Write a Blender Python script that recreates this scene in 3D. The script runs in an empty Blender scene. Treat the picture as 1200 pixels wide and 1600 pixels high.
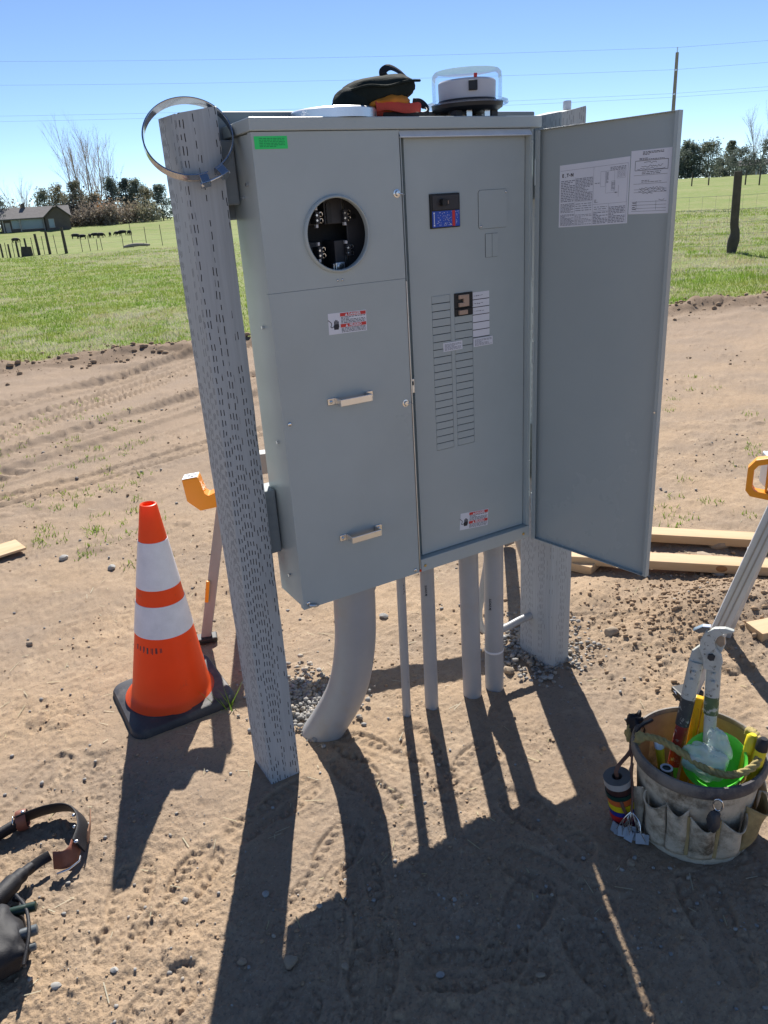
import bpy, bmesh, math, random
import numpy as np
from mathutils import Vector, Matrix, Euler
R = math.radians
random.seed(7); rng = np.random.default_rng(7)
sc = bpy.context.scene
col = sc.collection

# ------------------------------------------------------------------ camera
cam_d = bpy.data.cameras.new('camera'); cam = bpy.data.objects.new('camera', cam_d); col.objects.link(cam)
CAM = Vector((-0.661425, -1.622325, 1.498))
YAW, PIT, ROL = 0.5129, 0.3792, -0.0649
fw = Vector((math.sin(YAW)*math.cos(PIT), math.cos(YAW)*math.cos(PIT), -math.sin(PIT)))
rt = Vector((math.cos(YAW), -math.sin(YAW), 0)); up = rt.cross(fw)
rt2 = rt*math.cos(ROL) + up*math.sin(ROL); up2 = -rt*math.sin(ROL) + up*math.cos(ROL)
mw = Matrix.Identity(4)
for i in range(3):
    mw[i][0], mw[i][1], mw[i][2], mw[i][3] = rt2[i], up2[i], -fw[i], CAM[i]
cam.matrix_world = mw
cam_d.sensor_fit = 'VERTICAL'; cam_d.sensor_height = 36.0; cam_d.sensor_width = 27.0
cam_d.lens = 36.0*1202.7/1600.0
cam_d.clip_start = 0.05; cam_d.clip_end = 5000
sc.camera = cam

# ------------------------------------------------------------------ sky, sun, exposure
SUN_EL, SUN_AZ = R(42.6), R(28.4)
w = bpy.data.worlds.new('World'); sc.world = w; w.use_nodes = True
nt = w.node_tree; nt.nodes.clear()
wo = nt.nodes.new('ShaderNodeOutputWorld'); bg = nt.nodes.new('ShaderNodeBackground'); sky = nt.nodes.new('ShaderNodeTexSky')
sky.sky_type = 'NISHITA'; sky.sun_disc = False; sky.sun_elevation = SUN_EL; sky.sun_rotation = SUN_AZ
sky.altitude = 900; sky.air_density = 0.62; sky.dust_density = 0.0; sky.ozone_density = 3.0
nt.links.new(sky.outputs[0], bg.inputs[0]); bg.inputs[1].default_value = 0.088
nt.links.new(bg.outputs[0], wo.inputs[0])
sd = bpy.data.lights.new('sun', 'SUN'); sun = bpy.data.objects.new('sun', sd); col.objects.link(sun)
sd.energy = 5.0; sd.angle = R(0.53); sd.color = (1.0, 0.95, 0.87)
sdir = Vector((math.sin(SUN_AZ)*math.cos(SUN_EL), math.cos(SUN_AZ)*math.cos(SUN_EL), math.sin(SUN_EL)))
sun.rotation_euler = (-sdir).to_track_quat('-Z', 'Y').to_euler(); sun.location = (20, 30, 40)
sc.view_settings.view_transform = 'Standard'; sc.view_settings.look = 'None'
sc.view_settings.gamma = 1.0; sc.view_settings.exposure = 0.76; sc.view_settings.use_curve_mapping = False
sc.cycles.max_bounces = 8; sc.cycles.diffuse_bounces = 4; sc.cycles.transparent_max_bounces = 12
sc.cycles.caustics_reflective = False; sc.cycles.caustics_refractive = False
sc.cycles.use_denoising = True

# ------------------------------------------------------------------ materials
def math_node(n, l, op, a, b=None, c=None):
    q = n.new('ShaderNodeMath'); q.operation = op
    for i, s in enumerate((a, b, c)):
        if s is None: continue
        if isinstance(s, (int, float)): q.inputs[i].default_value = s
        else: l.new(s, q.inputs[i])
    return q.outputs[0]

MATS = {}
def pm(name, c, rough=0.6, metal=0.0, var=0.10, vs=12.0, bump=0.0, bs=150.0, spec=0.5, coat=0.0, c2=None, c2s=6.0, c2t=(0.5, 0.62), trans=0.0, ior=1.45, stretch=None, alpha=1.0):
    """painted / worn surface: base colour with low-frequency variation, optional blotches of a second colour, fine relief"""
    m = bpy.data.materials.new(name); m.use_nodes = True; n = m.node_tree.nodes; l = m.node_tree.links
    b = n['Principled BSDF']; b.inputs['Roughness'].default_value = rough; b.inputs['Metallic'].default_value = metal
    b.inputs['Specular IOR Level'].default_value = spec; b.inputs['IOR'].default_value = ior
    b.inputs['Coat Weight'].default_value = coat; b.inputs['Coat Roughness'].default_value = 0.15
    b.inputs['Transmission Weight'].default_value = trans; b.inputs['Alpha'].default_value = alpha
    tc = n.new('ShaderNodeTexCoord'); vec = tc.outputs['Object']
    if stretch:
        mp = n.new('ShaderNodeMapping'); mp.inputs['Scale'].default_value = stretch; l.new(vec, mp.inputs[0]); vec = mp.outputs[0]
    no = n.new('ShaderNodeTexNoise'); no.inputs['Scale'].default_value = vs; no.inputs['Detail'].default_value = 5; no.inputs['Roughness'].default_value = 0.65
    l.new(vec, no.inputs['Vector'])
    mr = n.new('ShaderNodeMapRange'); mr.inputs[1].default_value = 0.25; mr.inputs[2].default_value = 0.75
    mr.inputs[3].default_value = 1-var; mr.inputs[4].default_value = 1+var; l.new(no.outputs[0], mr.inputs[0])
    mx = n.new('ShaderNodeMix'); mx.data_type = 'RGBA'; mx.blend_type = 'MULTIPLY'; mx.inputs[0].default_value = 1
    mx.inputs[6].default_value = (*c, 1); l.new(mr.outputs[0], mx.inputs[7]); out = mx.outputs[2]
    if c2 is not None:
        n2 = n.new('ShaderNodeTexNoise'); n2.inputs['Scale'].default_value = c2s; n2.inputs['Detail'].default_value = 8; n2.inputs['Roughness'].default_value = 0.7
        l.new(vec, n2.inputs['Vector'])
        m2 = n.new('ShaderNodeMapRange'); m2.inputs[1].default_value = c2t[0]; m2.inputs[2].default_value = c2t[1]; l.new(n2.outputs[0], m2.inputs[0])
        x2 = n.new('ShaderNodeMix'); x2.data_type = 'RGBA'; l.new(m2.outputs[0], x2.inputs[0]); l.new(out, x2.inputs[6]); x2.inputs[7].default_value = (*c2, 1); out = x2.outputs[2]
    l.new(out, b.inputs['Base Color'])
    if bump > 0:
        n3 = n.new('ShaderNodeTexNoise'); n3.inputs['Scale'].default_value = bs; n3.inputs['Detail'].default_value = 4; l.new(vec, n3.inputs['Vector'])
        bp = n.new('ShaderNodeBump'); bp.inputs['Strength'].default_value = bump; bp.inputs['Distance'].default_value = 0.002
        l.new(n3.outputs[0], bp.inputs['Height']); l.new(bp.outputs[0], b.inputs['Normal'])
    MATS[name] = m; return m

def post_material(name, c, strength=1.0):
    """pressure treated, painted timber with rows of incisions"""
    m = bpy.data.materials.new(name); m.use_nodes = True; n = m.node_tree.nodes; l = m.node_tree.links
    b = n['Principled BSDF']; b.inputs['Roughness'].default_value = 0.72; b.inputs['Specular IOR Level'].default_value = 0.3
    tc = n.new('ShaderNodeTexCoord'); sp = n.new('ShaderNodeSeparateXYZ'); l.new(tc.outputs['Object'], sp.inputs[0])
    nw = n.new('ShaderNodeTexNoise'); nw.inputs['Scale'].default_value = 18; l.new(tc.outputs['Object'], nw.inputs['Vector'])
    wob = math_node(n, l, 'MULTIPLY', nw.outputs[0], 0.006)
    u = math_node(n, l, 'ADD', math_node(n, l, 'ADD', sp.outputs[0], math_node(n, l, 'MULTIPLY', sp.outputs[1], 1.03)), wob)
    uu = math_node(n, l, 'DIVIDE', u, 0.0072); ci = math_node(n, l, 'FLOOR', uu); fu = math_node(n, l, 'FRACT', uu)
    w1 = n.new('ShaderNodeTexWhiteNoise'); w1.noise_dimensions = '1D'; l.new(ci, w1.inputs['W'])
    vv = math_node(n, l, 'ADD', math_node(n, l, 'DIVIDE', sp.outputs[2], 0.0250), math_node(n, l, 'MULTIPLY', w1.outputs[0], 1.0)); vi = math_node(n, l, 'FLOOR', vv); fv = math_node(n, l, 'FRACT', vv)
    cb = n.new('ShaderNodeCombineXYZ'); l.new(ci, cb.inputs[0]); l.new(vi, cb.inputs[1])
    w2 = n.new('ShaderNodeTexWhiteNoise'); w2.noise_dimensions = '2D'; l.new(cb.outputs[0], w2.inputs['Vector'])
    band = n.new('ShaderNodeTexNoise'); band.noise_dimensions = '2D'; band.inputs['Scale'].default_value = 1.0; band.inputs['Detail'].default_value = 1
    cv = n.new('ShaderNodeCombineXYZ'); l.new(math_node(n, l, 'MULTIPLY', u, 34.0), cv.inputs[0]); l.new(math_node(n, l, 'MULTIPLY', sp.outputs[2], 0.9), cv.inputs[1]); l.new(cv.outputs[0], band.inputs['Vector'])
    thr = math_node(n, l, 'MULTIPLY_ADD', band.outputs[0], -4.4, 2.62)
    keep = math_node(n, l, 'GREATER_THAN', w2.outputs[0], thr)
    mu = math_node(n, l, 'LESS_THAN', math_node(n, l, 'ABSOLUTE', math_node(n, l, 'SUBTRACT', fu, 0.5)), 0.14)
    mv = math_node(n, l, 'LESS_THAN', math_node(n, l, 'ABSOLUTE', math_node(n, l, 'SUBTRACT', fv, 0.5)), math_node(n, l, 'MULTIPLY_ADD', w2.outputs[0], 0.18, 0.18))
    mask = math_node(n, l, 'MULTIPLY', math_node(n, l, 'MULTIPLY', mu, mv), keep)
    gr = n.new('ShaderNodeTexNoise'); gr.inputs['Scale'].default_value = 60; gr.inputs['Detail'].default_value = 6
    mp = n.new('ShaderNodeMapping'); mp.inputs['Scale'].default_value = (3, 3, 0.12); l.new(tc.outputs['Object'], mp.inputs[0]); l.new(mp.outputs[0], gr.inputs['Vector'])
    mr = n.new('ShaderNodeMapRange'); mr.inputs[1].default_value = 0.3; mr.inputs[2].default_value = 0.7; mr.inputs[3].default_value = 0.91; mr.inputs[4].default_value = 1.07; l.new(gr.outputs[0], mr.inputs[0])
    mx = n.new('ShaderNodeMix'); mx.data_type = 'RGBA'; mx.blend_type = 'MULTIPLY'; mx.inputs[0].default_value = 1; mx.inputs[6].default_value = (*c, 1); l.new(mr.outputs[0], mx.inputs[7])
    x2 = n.new('ShaderNodeMix'); x2.data_type = 'RGBA'; l.new(math_node(n, l, 'MULTIPLY', mask, strength), x2.inputs[0]); l.new(mx.outputs[2], x2.inputs[6]); x2.inputs[7].default_value = (0.028, 0.025, 0.026, 1)
    l.new(x2.outputs[2], b.inputs['Base Color'])
    hh = math_node(n, l, 'SUBTRACT', math_node(n, l, 'MULTIPLY', gr.outputs[0], 0.15), math_node(n, l, 'MULTIPLY', mask, strength))
    bp = n.new('ShaderNodeBump'); bp.inputs['Strength'].default_value = 0.6; bp.inputs['Distance'].default_value = 0.003; l.new(hh, bp.inputs['Height']); l.new(bp.outputs[0], b.inputs['Normal'])
    return m

GREY = (0.405, 0.463, 0.468)
M_panel = pm('painted_steel', GREY, 0.34, 0, 0.06, 3.5, 0.03, 500, 0.5, 0.0)
def uneven(m, lo, hi):
    n = m.node_tree.nodes; l = m.node_tree.links; b = n['Principled BSDF']; tc = n.new('ShaderNodeTexCoord')
    a = n.new('ShaderNodeTexNoise'); a.inputs['Scale'].default_value = 3.2; a.inputs['Detail'].default_value = 6; a.inputs['Roughness'].default_value = 0.6; l.new(tc.outputs['Object'], a.inputs['Vector'])
    r = n.new('ShaderNodeMapRange'); r.inputs[1].default_value = 0.3; r.inputs[2].default_value = 0.7; r.inputs[3].default_value = lo; r.inputs[4].default_value = hi; l.new(a.outputs[0], r.inputs[0]); l.new(r.outputs[0], b.inputs['Roughness'])
    w = n.new('ShaderNodeTexNoise'); w.inputs['Scale'].default_value = 2.2; w.inputs['Detail'].default_value = 1; l.new(tc.outputs['Object'], w.inputs['Vector'])
    p = n.new('ShaderNodeBump'); p.inputs['Strength'].default_value = 0.25; p.inputs['Distance'].default_value = 0.02; l.new(w.outputs[0], p.inputs['Height'])
    old = b.inputs['Normal'].links[0].from_node if b.inputs['Normal'].links else None
    if old: l.new(p.outputs[0], old.inputs['Normal'])
    else: l.new(p.outputs[0], b.inputs['Normal'])
uneven(M_panel, 0.26, 0.42)
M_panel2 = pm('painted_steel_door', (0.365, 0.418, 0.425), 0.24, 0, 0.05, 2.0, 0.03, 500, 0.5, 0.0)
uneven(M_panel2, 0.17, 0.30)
M_galv = pm('galvanised_steel', (0.62, 0.66, 0.70), 0.34, 1.0, 0.12, 30, 0.04, 200)
M_drip = pm('zinc_sky_sheen', (0.72, 0.77, 0.82), 0.55, 0.3, 0.08, 30)  # pale bluish base colour paints in the strip's sky reflection
M_steel = pm('bright_steel', (0.72, 0.73, 0.74), 0.24, 1.0, 0.08, 20)
M_band = pm('stainless_band', (0.46, 0.48, 0.52), 0.22, 1.0, 0.1, 20)
M_alu = pm('aluminium', (0.78, 0.79, 0.80), 0.33, 1.0, 0.07, 14, 0.04, 250, stretch=(1, 1, 0.05))
M_alud = pm('dull_aluminium', (0.33, 0.31, 0.285), 0.6, 0.1, 0.15, 14, 0.1, 250, stretch=(1, 1, 0.05))
M_alub = pm('blue_aluminium', (0.50, 0.54, 0.60), 0.45, 0.45, 0.1, 14, 0.05, 250)
M_dark = pm('dark_interior', (0.022, 0.023, 0.025), 0.7, 0, 0.25, 20)
M_black = pm('black_plastic', (0.016, 0.017, 0.019), 0.45, 0, 0.15, 30)
M_black2 = pm('grey_black_moulding', (0.045, 0.045, 0.05), 0.5, 0, 0.15, 30)
M_white = pm('white_paper', (0.74, 0.76, 0.82), 0.6, 0, 0.03, 8)
M_red = pm('red_print', (0.62, 0.045, 0.04), 0.5, 0, 0.05, 20)
M_ink = pm('black_print', (0.03, 0.03, 0.04), 0.6, 0, 0.1, 30)
M_inkg = pm('grey_print', (0.22, 0.23, 0.28), 0.6, 0, 0.1, 30)
M_green = pm('green_sticker', (0.03, 0.72, 0.17), 0.5, 0, 0.03, 10)
M_gink = pm('dark_green_print', (0.01, 0.22, 0.07), 0.6, 0, 0.1, 30)
M_blue = pm('blue_print', (0.025, 0.09, 0.50), 0.4, 0, 0.12, 60)
M_tan = pm('tan_plastic', (0.46, 0.33, 0.25), 0.5, 0, 0.08, 40)
M_brass = pm('brass', (0.65, 0.45, 0.15), 0.35, 1.0, 0.1, 40)
M_pvc = pm('grey_pvc', (0.37, 0.375, 0.38), 0.42, 0, 0.06, 9, 0.05, 60, c2=(0.38, 0.31, 0.23), c2s=7.0, c2t=(0.54, 0.85))
M_drum = pm('milky_plastic', (0.66, 0.67, 0.70), 0.5, 0, 0.02, 10)
M_pvcw = pm('white_pvc', (0.72, 0.72, 0.74), 0.4, 0, 0.05, 20)
M_post = post_material('incised_timber', (0.395, 0.43, 0.452))
M_post2 = post_material('painted_timber', (0.40, 0.43, 0.442), 0.45)
M_rail = pm('painted_board', (0.23, 0.26, 0.275), 0.6, 0, 0.12, 20, 0.2, 60, stretch=(0.1, 1, 1))
M_lumber = pm('pine_lumber', (0.60, 0.43, 0.26), 0.7, 0, 0.12, 30, 0.25, 60, c2=(0.50, 0.31, 0.15), c2s=9, c2t=(0.45, 0.75), stretch=(0.15, 1, 1), spec=0.3)
M_knot = pm('pine_knot', (0.30, 0.15, 0.06), 0.7, 0, 0.2, 60)
M_orange = pm('cone_orange', (0.92, 0.105, 0.012), 0.42, 0, 0.06, 6, 0.05, 80, c2=(0.55, 0.10, 0.04), c2s=14, c2t=(0.60, 0.80))
def backlit(m, k):
    n = m.node_tree.nodes; l = m.node_tree.links; b = n['Principled BSDF']; t = n.new('ShaderNodeBsdfTranslucent'); x = n.new('ShaderNodeMixShader'); x.inputs[0].default_value = k
    l.new(b.inputs['Base Color'].links[0].from_socket, t.inputs[0]); l.new(b.outputs[0], x.inputs[1]); l.new(t.outputs[0], x.inputs[2]); l.new(x.outputs[0], n['Material Output'].inputs[0])
backlit(M_orange, 0.35)
M_refl = pm('reflective_sheet', (0.74, 0.73, 0.79), 0.32, 0, 0.10, 16, 0.35, 320, c2=(0.50, 0.45, 0.42), c2s=18, c2t=(0.62, 0.80))
M_rubber = pm('black_rubber', (0.045, 0.045, 0.052), 0.6, 0, 0.25, 12, 0.3, 120, c2=(0.16, 0.14, 0.12), c2s=9, c2t=(0.5, 0.8))
M_oplas = pm('orange_plastic', (0.83, 0.30, 0.015), 0.38, 0, 0.05, 10)
M_leather = pm('brown_leather', (0.23, 0.085, 0.055), 0.5, 0, 0.25, 30, 0.3, 200)
M_leatherl = pm('raw_leather', (0.42, 0.24, 0.15), 0.7, 0, 0.2, 30, 0.3, 200)
M_nylon = pm('black_nylon', (0.013, 0.013, 0.017), 0.62, 0, 0.2, 30, 0.4, 500)
M_canvas = pm('dirty_canvas', (0.58, 0.50, 0.38), 0.85, 0, 0.35, 14, 0.5, 400, 0.2, c2=(0.15, 0.115, 0.075), c2s=13, c2t=(0.47, 0.66))
M_canvasy = pm('stained_canvas', (0.38, 0.29, 0.14), 0.85, 0, 0.25, 12, 0.5, 400, 0.2, c2=(0.20, 0.15, 0.08), c2s=8, c2t=(0.5, 0.7))
M_rim = pm('grimy_rim', (0.20, 0.175, 0.15), 0.6, 0, 0.3, 14, 0.3, 150, c2=(0.07, 0.065, 0.07), c2s=8, c2t=(0.48, 0.62))
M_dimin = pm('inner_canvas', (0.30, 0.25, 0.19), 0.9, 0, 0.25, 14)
M_yellow = pm('yellow_plastic', (0.80, 0.44, 0.01), 0.4, 0, 0.06, 20)
M_yellow2 = pm('lemon_plastic', (0.75, 0.62, 0.03), 0.4, 0, 0.06, 20)
M_lime = pm('lime_plastic', (0.12, 0.62, 0.07), 0.35, 0, 0.05, 20)
M_rope = pm('yellow_rope', (0.36, 0.29, 0.12), 0.9, 0, 0.3, 60, 0.6, 300)
M_cutter = pm('worn_white_paint', (0.50, 0.52, 0.49), 0.5, 0, 0.1, 40, 0.2, 200, c2=(0.12, 0.11, 0.09), c2s=75, c2t=(0.57, 0.66))
M_cutterd = pm('worn_dark_paint', (0.05, 0.055, 0.06), 0.5, 0, 0.2, 40, 0.2, 200, c2=(0.42, 0.42, 0.40), c2s=60, c2t=(0.56, 0.64))
M_cutterr = pm('worn_red_paint', (0.32, 0.035, 0.03), 0.5, 0, 0.2, 40, 0.2, 200, c2=(0.45, 0.46, 0.43), c2s=45, c2t=(0.54, 0.62))
M_cutterg = pm('worn_green_paint', (0.09, 0.14, 0.07), 0.5, 0, 0.2, 40, 0.2, 200, c2=(0.45, 0.47, 0.43), c2s=50, c2t=(0.52, 0.60))
M_forged = pm('forged_steel', (0.42, 0.36, 0.30), 0.42, 0.8, 0.25, 40)
M_copper = pm('brown_strap', (0.16, 0.08, 0.055), 0.6, 0, 0.15, 40)
M_bagc = pm('waxed_canvas', (0.020, 0.027, 0.025), 0.9, 0, 0.25, 25, 0.35, 300, 0.1)
M_bagr = pm('red_webbing', (0.50, 0.055, 0.035), 0.6, 0, 0.12, 40, 0.3, 400)
M_bago = pm('orange_lining', (0.55, 0.20, 0.02), 0.7, 0, 0.2, 40)
M_tool = pm('green_black_grip', (0.012, 0.030, 0.022), 0.35, 0, 0.2, 30)
M_toolg = pm('grey_grip', (0.10, 0.115, 0.125), 0.4, 0, 0.2, 30)
def glass_mat(name, c, rough, ior, thin=0.0):
    return pm(name, c, rough, 0, 0.0, 5, trans=1.0, ior=ior)
def clear_plastic(name, tint, amount):
    m = bpy.data.materials.new(name); m.use_nodes = True; n = m.node_tree.nodes; l = m.node_tree.links; n.remove(n['Principled BSDF'])
    t = n.new('ShaderNodeBsdfTransparent'); t.inputs[0].default_value = (*tint, 1); gl = n.new('ShaderNodeBsdfGlossy'); gl.inputs['Roughness'].default_value = 0.05
    lw = n.new('ShaderNodeLayerWeight'); lw.inputs['Blend'].default_value = amount; mx = n.new('ShaderNodeMixShader')
    l.new(math_node(n, l, 'MULTIPLY', lw.outputs['Fresnel'], 0.55), mx.inputs[0]); l.new(t.outputs[0], mx.inputs[1]); l.new(gl.outputs[0], mx.inputs[2]); l.new(mx.outputs[0], n['Material Output'].inputs[0]); return m
M_glass = clear_plastic('clear_cover', (0.90, 0.92, 0.95), 0.10)
M_film = pm('plastic_film', (0.62, 0.72, 0.70), 0.25, 0, 0.08, 30, 0.25, 60, 0.6, alpha=0.60)
M_rock = pm('field_stone', (0.34, 0.27, 0.20), 0.9, 0, 0.2, 20, 0.7, 90, 0.2)
M_rockg = pm('grey_stone', (0.36, 0.35, 0.33), 0.85, 0, 0.2, 20, 0.5, 90, 0.2)
M_gravel = pm('gravel_grey', (0.31, 0.30, 0.285), 0.85, 0, 0.45, 22, 0.4, 120, 0.25, c2=(0.42, 0.35, 0.27), c2s=26, c2t=(0.5, 0.6))
M_clod = pm('soil_clod', (0.35, 0.25, 0.165), 0.95, 0, 0.22, 16, 0.8, 120, 0.1)
M_bark = pm('grey_bark', (0.33, 0.28, 0.25), 0.9, 0, 0.25, 3)
M_barkd = pm('dark_bark', (0.10, 0.08, 0.065), 0.9, 0, 0.25, 3)
M_con = pm('juniper_foliage', (0.085, 0.105, 0.075), 0.8, 0, 0.45, 0.9, spec=0.2)
M_con2 = pm('dark_foliage', (0.062, 0.082, 0.066), 0.8, 0, 0.45, 0.9, spec=0.2)
M_con3 = pm('olive_foliage', (0.115, 0.12, 0.075), 0.8, 0, 0.4, 0.9, spec=0.2)
M_bush = pm('russet_twigs', (0.21, 0.15, 0.115), 0.9, 0, 0.4, 0.9, spec=0.1)
M_twig = pm('pale_twigs', (0.58, 0.52, 0.48), 0.9, 0, 0.2, 0.5, spec=0.1)
M_fpost = pm('weathered_fence_wood', (0.085, 0.07, 0.06), 0.9, 0, 0.3, 6, 0.5, 60)
M_tpost = pm('rusted_fence_steel', (0.11, 0.09, 0.08), 0.7, 0, 0.2, 6)
M_wire = pm('fence_wire', (0.32, 0.31, 0.30), 0.5, 0.6, 0.1, 6)
M_cable = pm('overhead_cable', (0.40, 0.47, 0.56), 0.6, 0, 0.05, 1)
M_cow = pm('black_hide', (0.014, 0.013, 0.013), 0.75, 0, 0.2, 3)
M_roof = pm('asphalt_shingle', (0.16, 0.15, 0.15), 0.9, 0, 0.2, 1.5)
M_siding = pm('dark_siding', (0.13, 0.105, 0.09), 0.8, 0, 0.15, 1.0)
M_win = pm('window_pane', (0.25, 0.34, 0.38), 0.12, 0, 0.1, 0.5)
M_trim = pm('house_trim', (0.45, 0.42, 0.38), 0.7, 0, 0.1, 1)
M_wwall = pm('white_painted_wall', (0.75, 0.75, 0.74), 0.6, 0, 0.05, 1)

# ------------------------------------------------------------------ mesh helpers
class MB:
    def __init__(s): s.v = []; s.f = []; s.m = []
    def add(s, v, f, mi=0):
        o = len(s.v); s.v += [tuple(map(float, p)) for p in v]; s.f += [tuple(i+o for i in q) for q in f]; s.m += [mi]*len(f); return s
    def box(s, x0, x1, y0, y1, z0, z1, mi=0):
        v = [(x0,y0,z0),(x1,y0,z0),(x1,y1,z0),(x0,y1,z0),(x0,y0,z1),(x1,y0,z1),(x1,y1,z1),(x0,y1,z1)]
        return s.add(v, [(0,3,2,1),(4,5,6,7),(0,1,5,4),(1,2,6,5),(2,3,7,6),(3,0,4,7)], mi)
    def obox(s, c, ax, ay, az, hx, hy, hz, mi=0):
        c = Vector(c); ax, ay, az = [Vector(a).normalized() for a in (ax, ay, az)]
        v = [c+ax*hx*i+ay*hy*j+az*hz*k for k in (-1,1) for i, j in ((-1,-1),(1,-1),(1,1),(-1,1))]
        return s.add(v, [(0,3,2,1),(4,5,6,7),(0,1,5,4),(1,2,6,5),(2,3,7,6),(3,0,4,7)], mi)
    def bar(s, a, b, wx, wz, upv=(0,0,1), mi=0):
        """rectangular bar from a to b; wx across, wz along the up vector"""
        a, b = Vector(a), Vector(b); d = (b-a).normalized(); sx = d.cross(Vector(upv)).normalized(); sz = sx.cross(d)
        return s.obox((a+b)/2, sx, d, sz, wx/2, (b-a).length/2, wz/2, mi)
    def tube(s, pts, r, n=10, cap=True, closed=False, mi=0, flat=1.0, upv=None):
        pts = [Vector(p) for p in pts]; N = len(pts); rs = r if isinstance(r, (list, tuple)) else [r]*N
        o = len(s.v); pn = None
        for i, p in enumerate(pts):
            if closed: t = pts[(i+1) % N]-pts[i-1]
            else: t = pts[min(i+1, N-1)]-pts[max(i-1, 0)]
            t.normalize()
            if upv is not None:
                a = Vector(upv) - t*Vector(upv).dot(t)
                a = a.normalized() if a.length > 1e-6 else pn
            elif pn is None: a = t.orthogonal().normalized()
            else:
                a = pn - t*pn.dot(t); a.normalize()
            pn = a; b = t.cross(a)
            for k in range(n):
                an = 2*math.pi*k/n; s.v.append(tuple(p + a*math.cos(an)*rs[i]*flat + b*math.sin(an)*rs[i]))
        M = N if closed else N-1
        for i in range(M):
            for k in range(n):
                j = (i+1) % N
                s.f.append((o+i*n+k, o+i*n+(k+1) % n, o+j*n+(k+1) % n, o+j*n+k)); s.m.append(mi)
        if cap and not closed:
            s.f.append(tuple(o+k for k in reversed(range(n)))); s.m.append(mi)
            s.f.append(tuple(o+(N-1)*n+k for k in range(n))); s.m.append(mi)
        return s
    def cyl(s, a, b, r, n=20, mi=0, r2=None): return s.tube([a, b], [r, r if r2 is None else r2], n, mi=mi)
    def lathe(s, prof, c=(0,0,0), n=32, mi=0, cap=False, wob=None):
        o = len(s.v); c = Vector(c); N = len(prof)
        for (r, z) in prof:
            for k in range(n):
                a = 2*math.pi*k/n; q = r if wob is None else r*wob(a, z)
                s.v.append((c.x+q*math.cos(a), c.y+q*math.sin(a), c.z+z))
        for i in range(N-1):
            for k in range(n):
                s.f.append((o+i*n+k, o+i*n+(k+1) % n, o+(i+1)*n+(k+1) % n, o+(i+1)*n+k)); s.m.append(mi)
        if cap:
            s.f.append(tuple(o+k for k in reversed(range(n)))); s.m.append(mi)
            s.f.append(tuple(o+(N-1)*n+k for k in range(n))); s.m.append(mi)
        return s
    def ball(s, c, rx, ry, rz, n=12, m=8, mi=0, jit=0.0, rnd=None):
        o = len(s.v); rnd = rnd or random
        prof = []
        for i in range(m+1):
            th = math.pi*i/m
            for k in range(n):
                ph = 2*math.pi*k/n; j = 1+ (rnd.uniform(-jit, jit) if jit else 0)
                s.v.append((c[0]+rx*math.sin(th)*math.cos(ph)*j, c[1]+ry*math.sin(th)*math.sin(ph)*j, c[2]+rz*math.cos(th)*j))
        for i in range(m):
            for k in range(n):
                s.f.append((o+i*n+k, o+(i+1)*n+k, o+(i+1)*n+(k+1) % n, o+i*n+(k+1) % n)); s.m.append(mi)
        return s
    def prism(s, poly, fn, t0, t1, mi=0):
        """2-D polygon (counter-clockwise) mapped by fn(u, v, t)"""
        n = len(poly); v = [fn(u, q, t0) for u, q in poly] + [fn(u, q, t1) for u, q in poly]
        f = [tuple(range(n)), tuple(range(2*n-1, n-1, -1))] + [(i, i+n, (i+1) % n+n, (i+1) % n) for i in range(n)]
        return s.add(v, f, mi)
    def xf(s, M):
        s.v = [tuple(M @ Vector(p)) for p in s.v]; return s

def fix_normals(me):
    bm = bmesh.new(); bm.from_mesh(me); bmesh.ops.recalc_face_normals(bm, faces=bm.faces); bm.to_mesh(me); bm.free()

def build(name, mb, mat, parent=None, smooth=None, bevel=0.0, seg=2, fix=True):
    me = bpy.data.meshes.new(name)
    off = Vector((0,0,0))
    if parent is not None: off = parent.get('_o', (0,0,0)); off = Vector(off)
    me.from_pydata([(p[0]-off[0], p[1]-off[1], p[2]-off[2]) for p in mb.v], [], mb.f); me.validate()
    mats = mat if isinstance(mat, (list, tuple)) else [mat]
    for q in mats: me.materials.append(q)
    if len(mats) > 1 and len(me.polygons) == len(mb.m): me.polygons.foreach_set('material_index', mb.m)
    if fix: fix_normals(me)
    if smooth is not None:
        me.polygons.foreach_set('use_smooth', [True]*len(me.polygons)); me.set_sharp_from_angle(angle=R(smooth))
    me.update()
    o = bpy.data.objects.new(name, me); col.objects.link(o)
    if parent is not None: o.parent = parent; o['_o'] = tuple(off)
    if bevel > 0:
        b = o.modifiers.new('bevel', 'BEVEL'); b.width = bevel; b.segments = seg; b.limit_method = 'ANGLE'; b.angle_limit = R(40)
    return o
def tag(o, label=None, cat=None, group=None, kind=None):
    if label: o['label'] = label
    if cat: o['category'] = cat
    if group: o['group'] = group
    if kind: o['kind'] = kind
    return o
def thing(name, loc, label, cat, group=None, rz=0.0, offset=True):
    """Empty at a thing's base. With offset the parts are given in world coordinates, else in local ones"""
    o = bpy.data.objects.new(name, None); col.objects.link(o); o.location = loc; o.rotation_euler = (0, 0, rz); o.empty_display_size = 0.05
    o['_o'] = tuple(loc) if offset else (0.0, 0.0, 0.0)
    return tag(o, label, cat, group)
def copy_tree(o, parent=None):
    c = o.copy(); col.objects.link(c); c.parent = parent
    for ch in list(o.children): copy_tree(ch, c)
    return c
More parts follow.
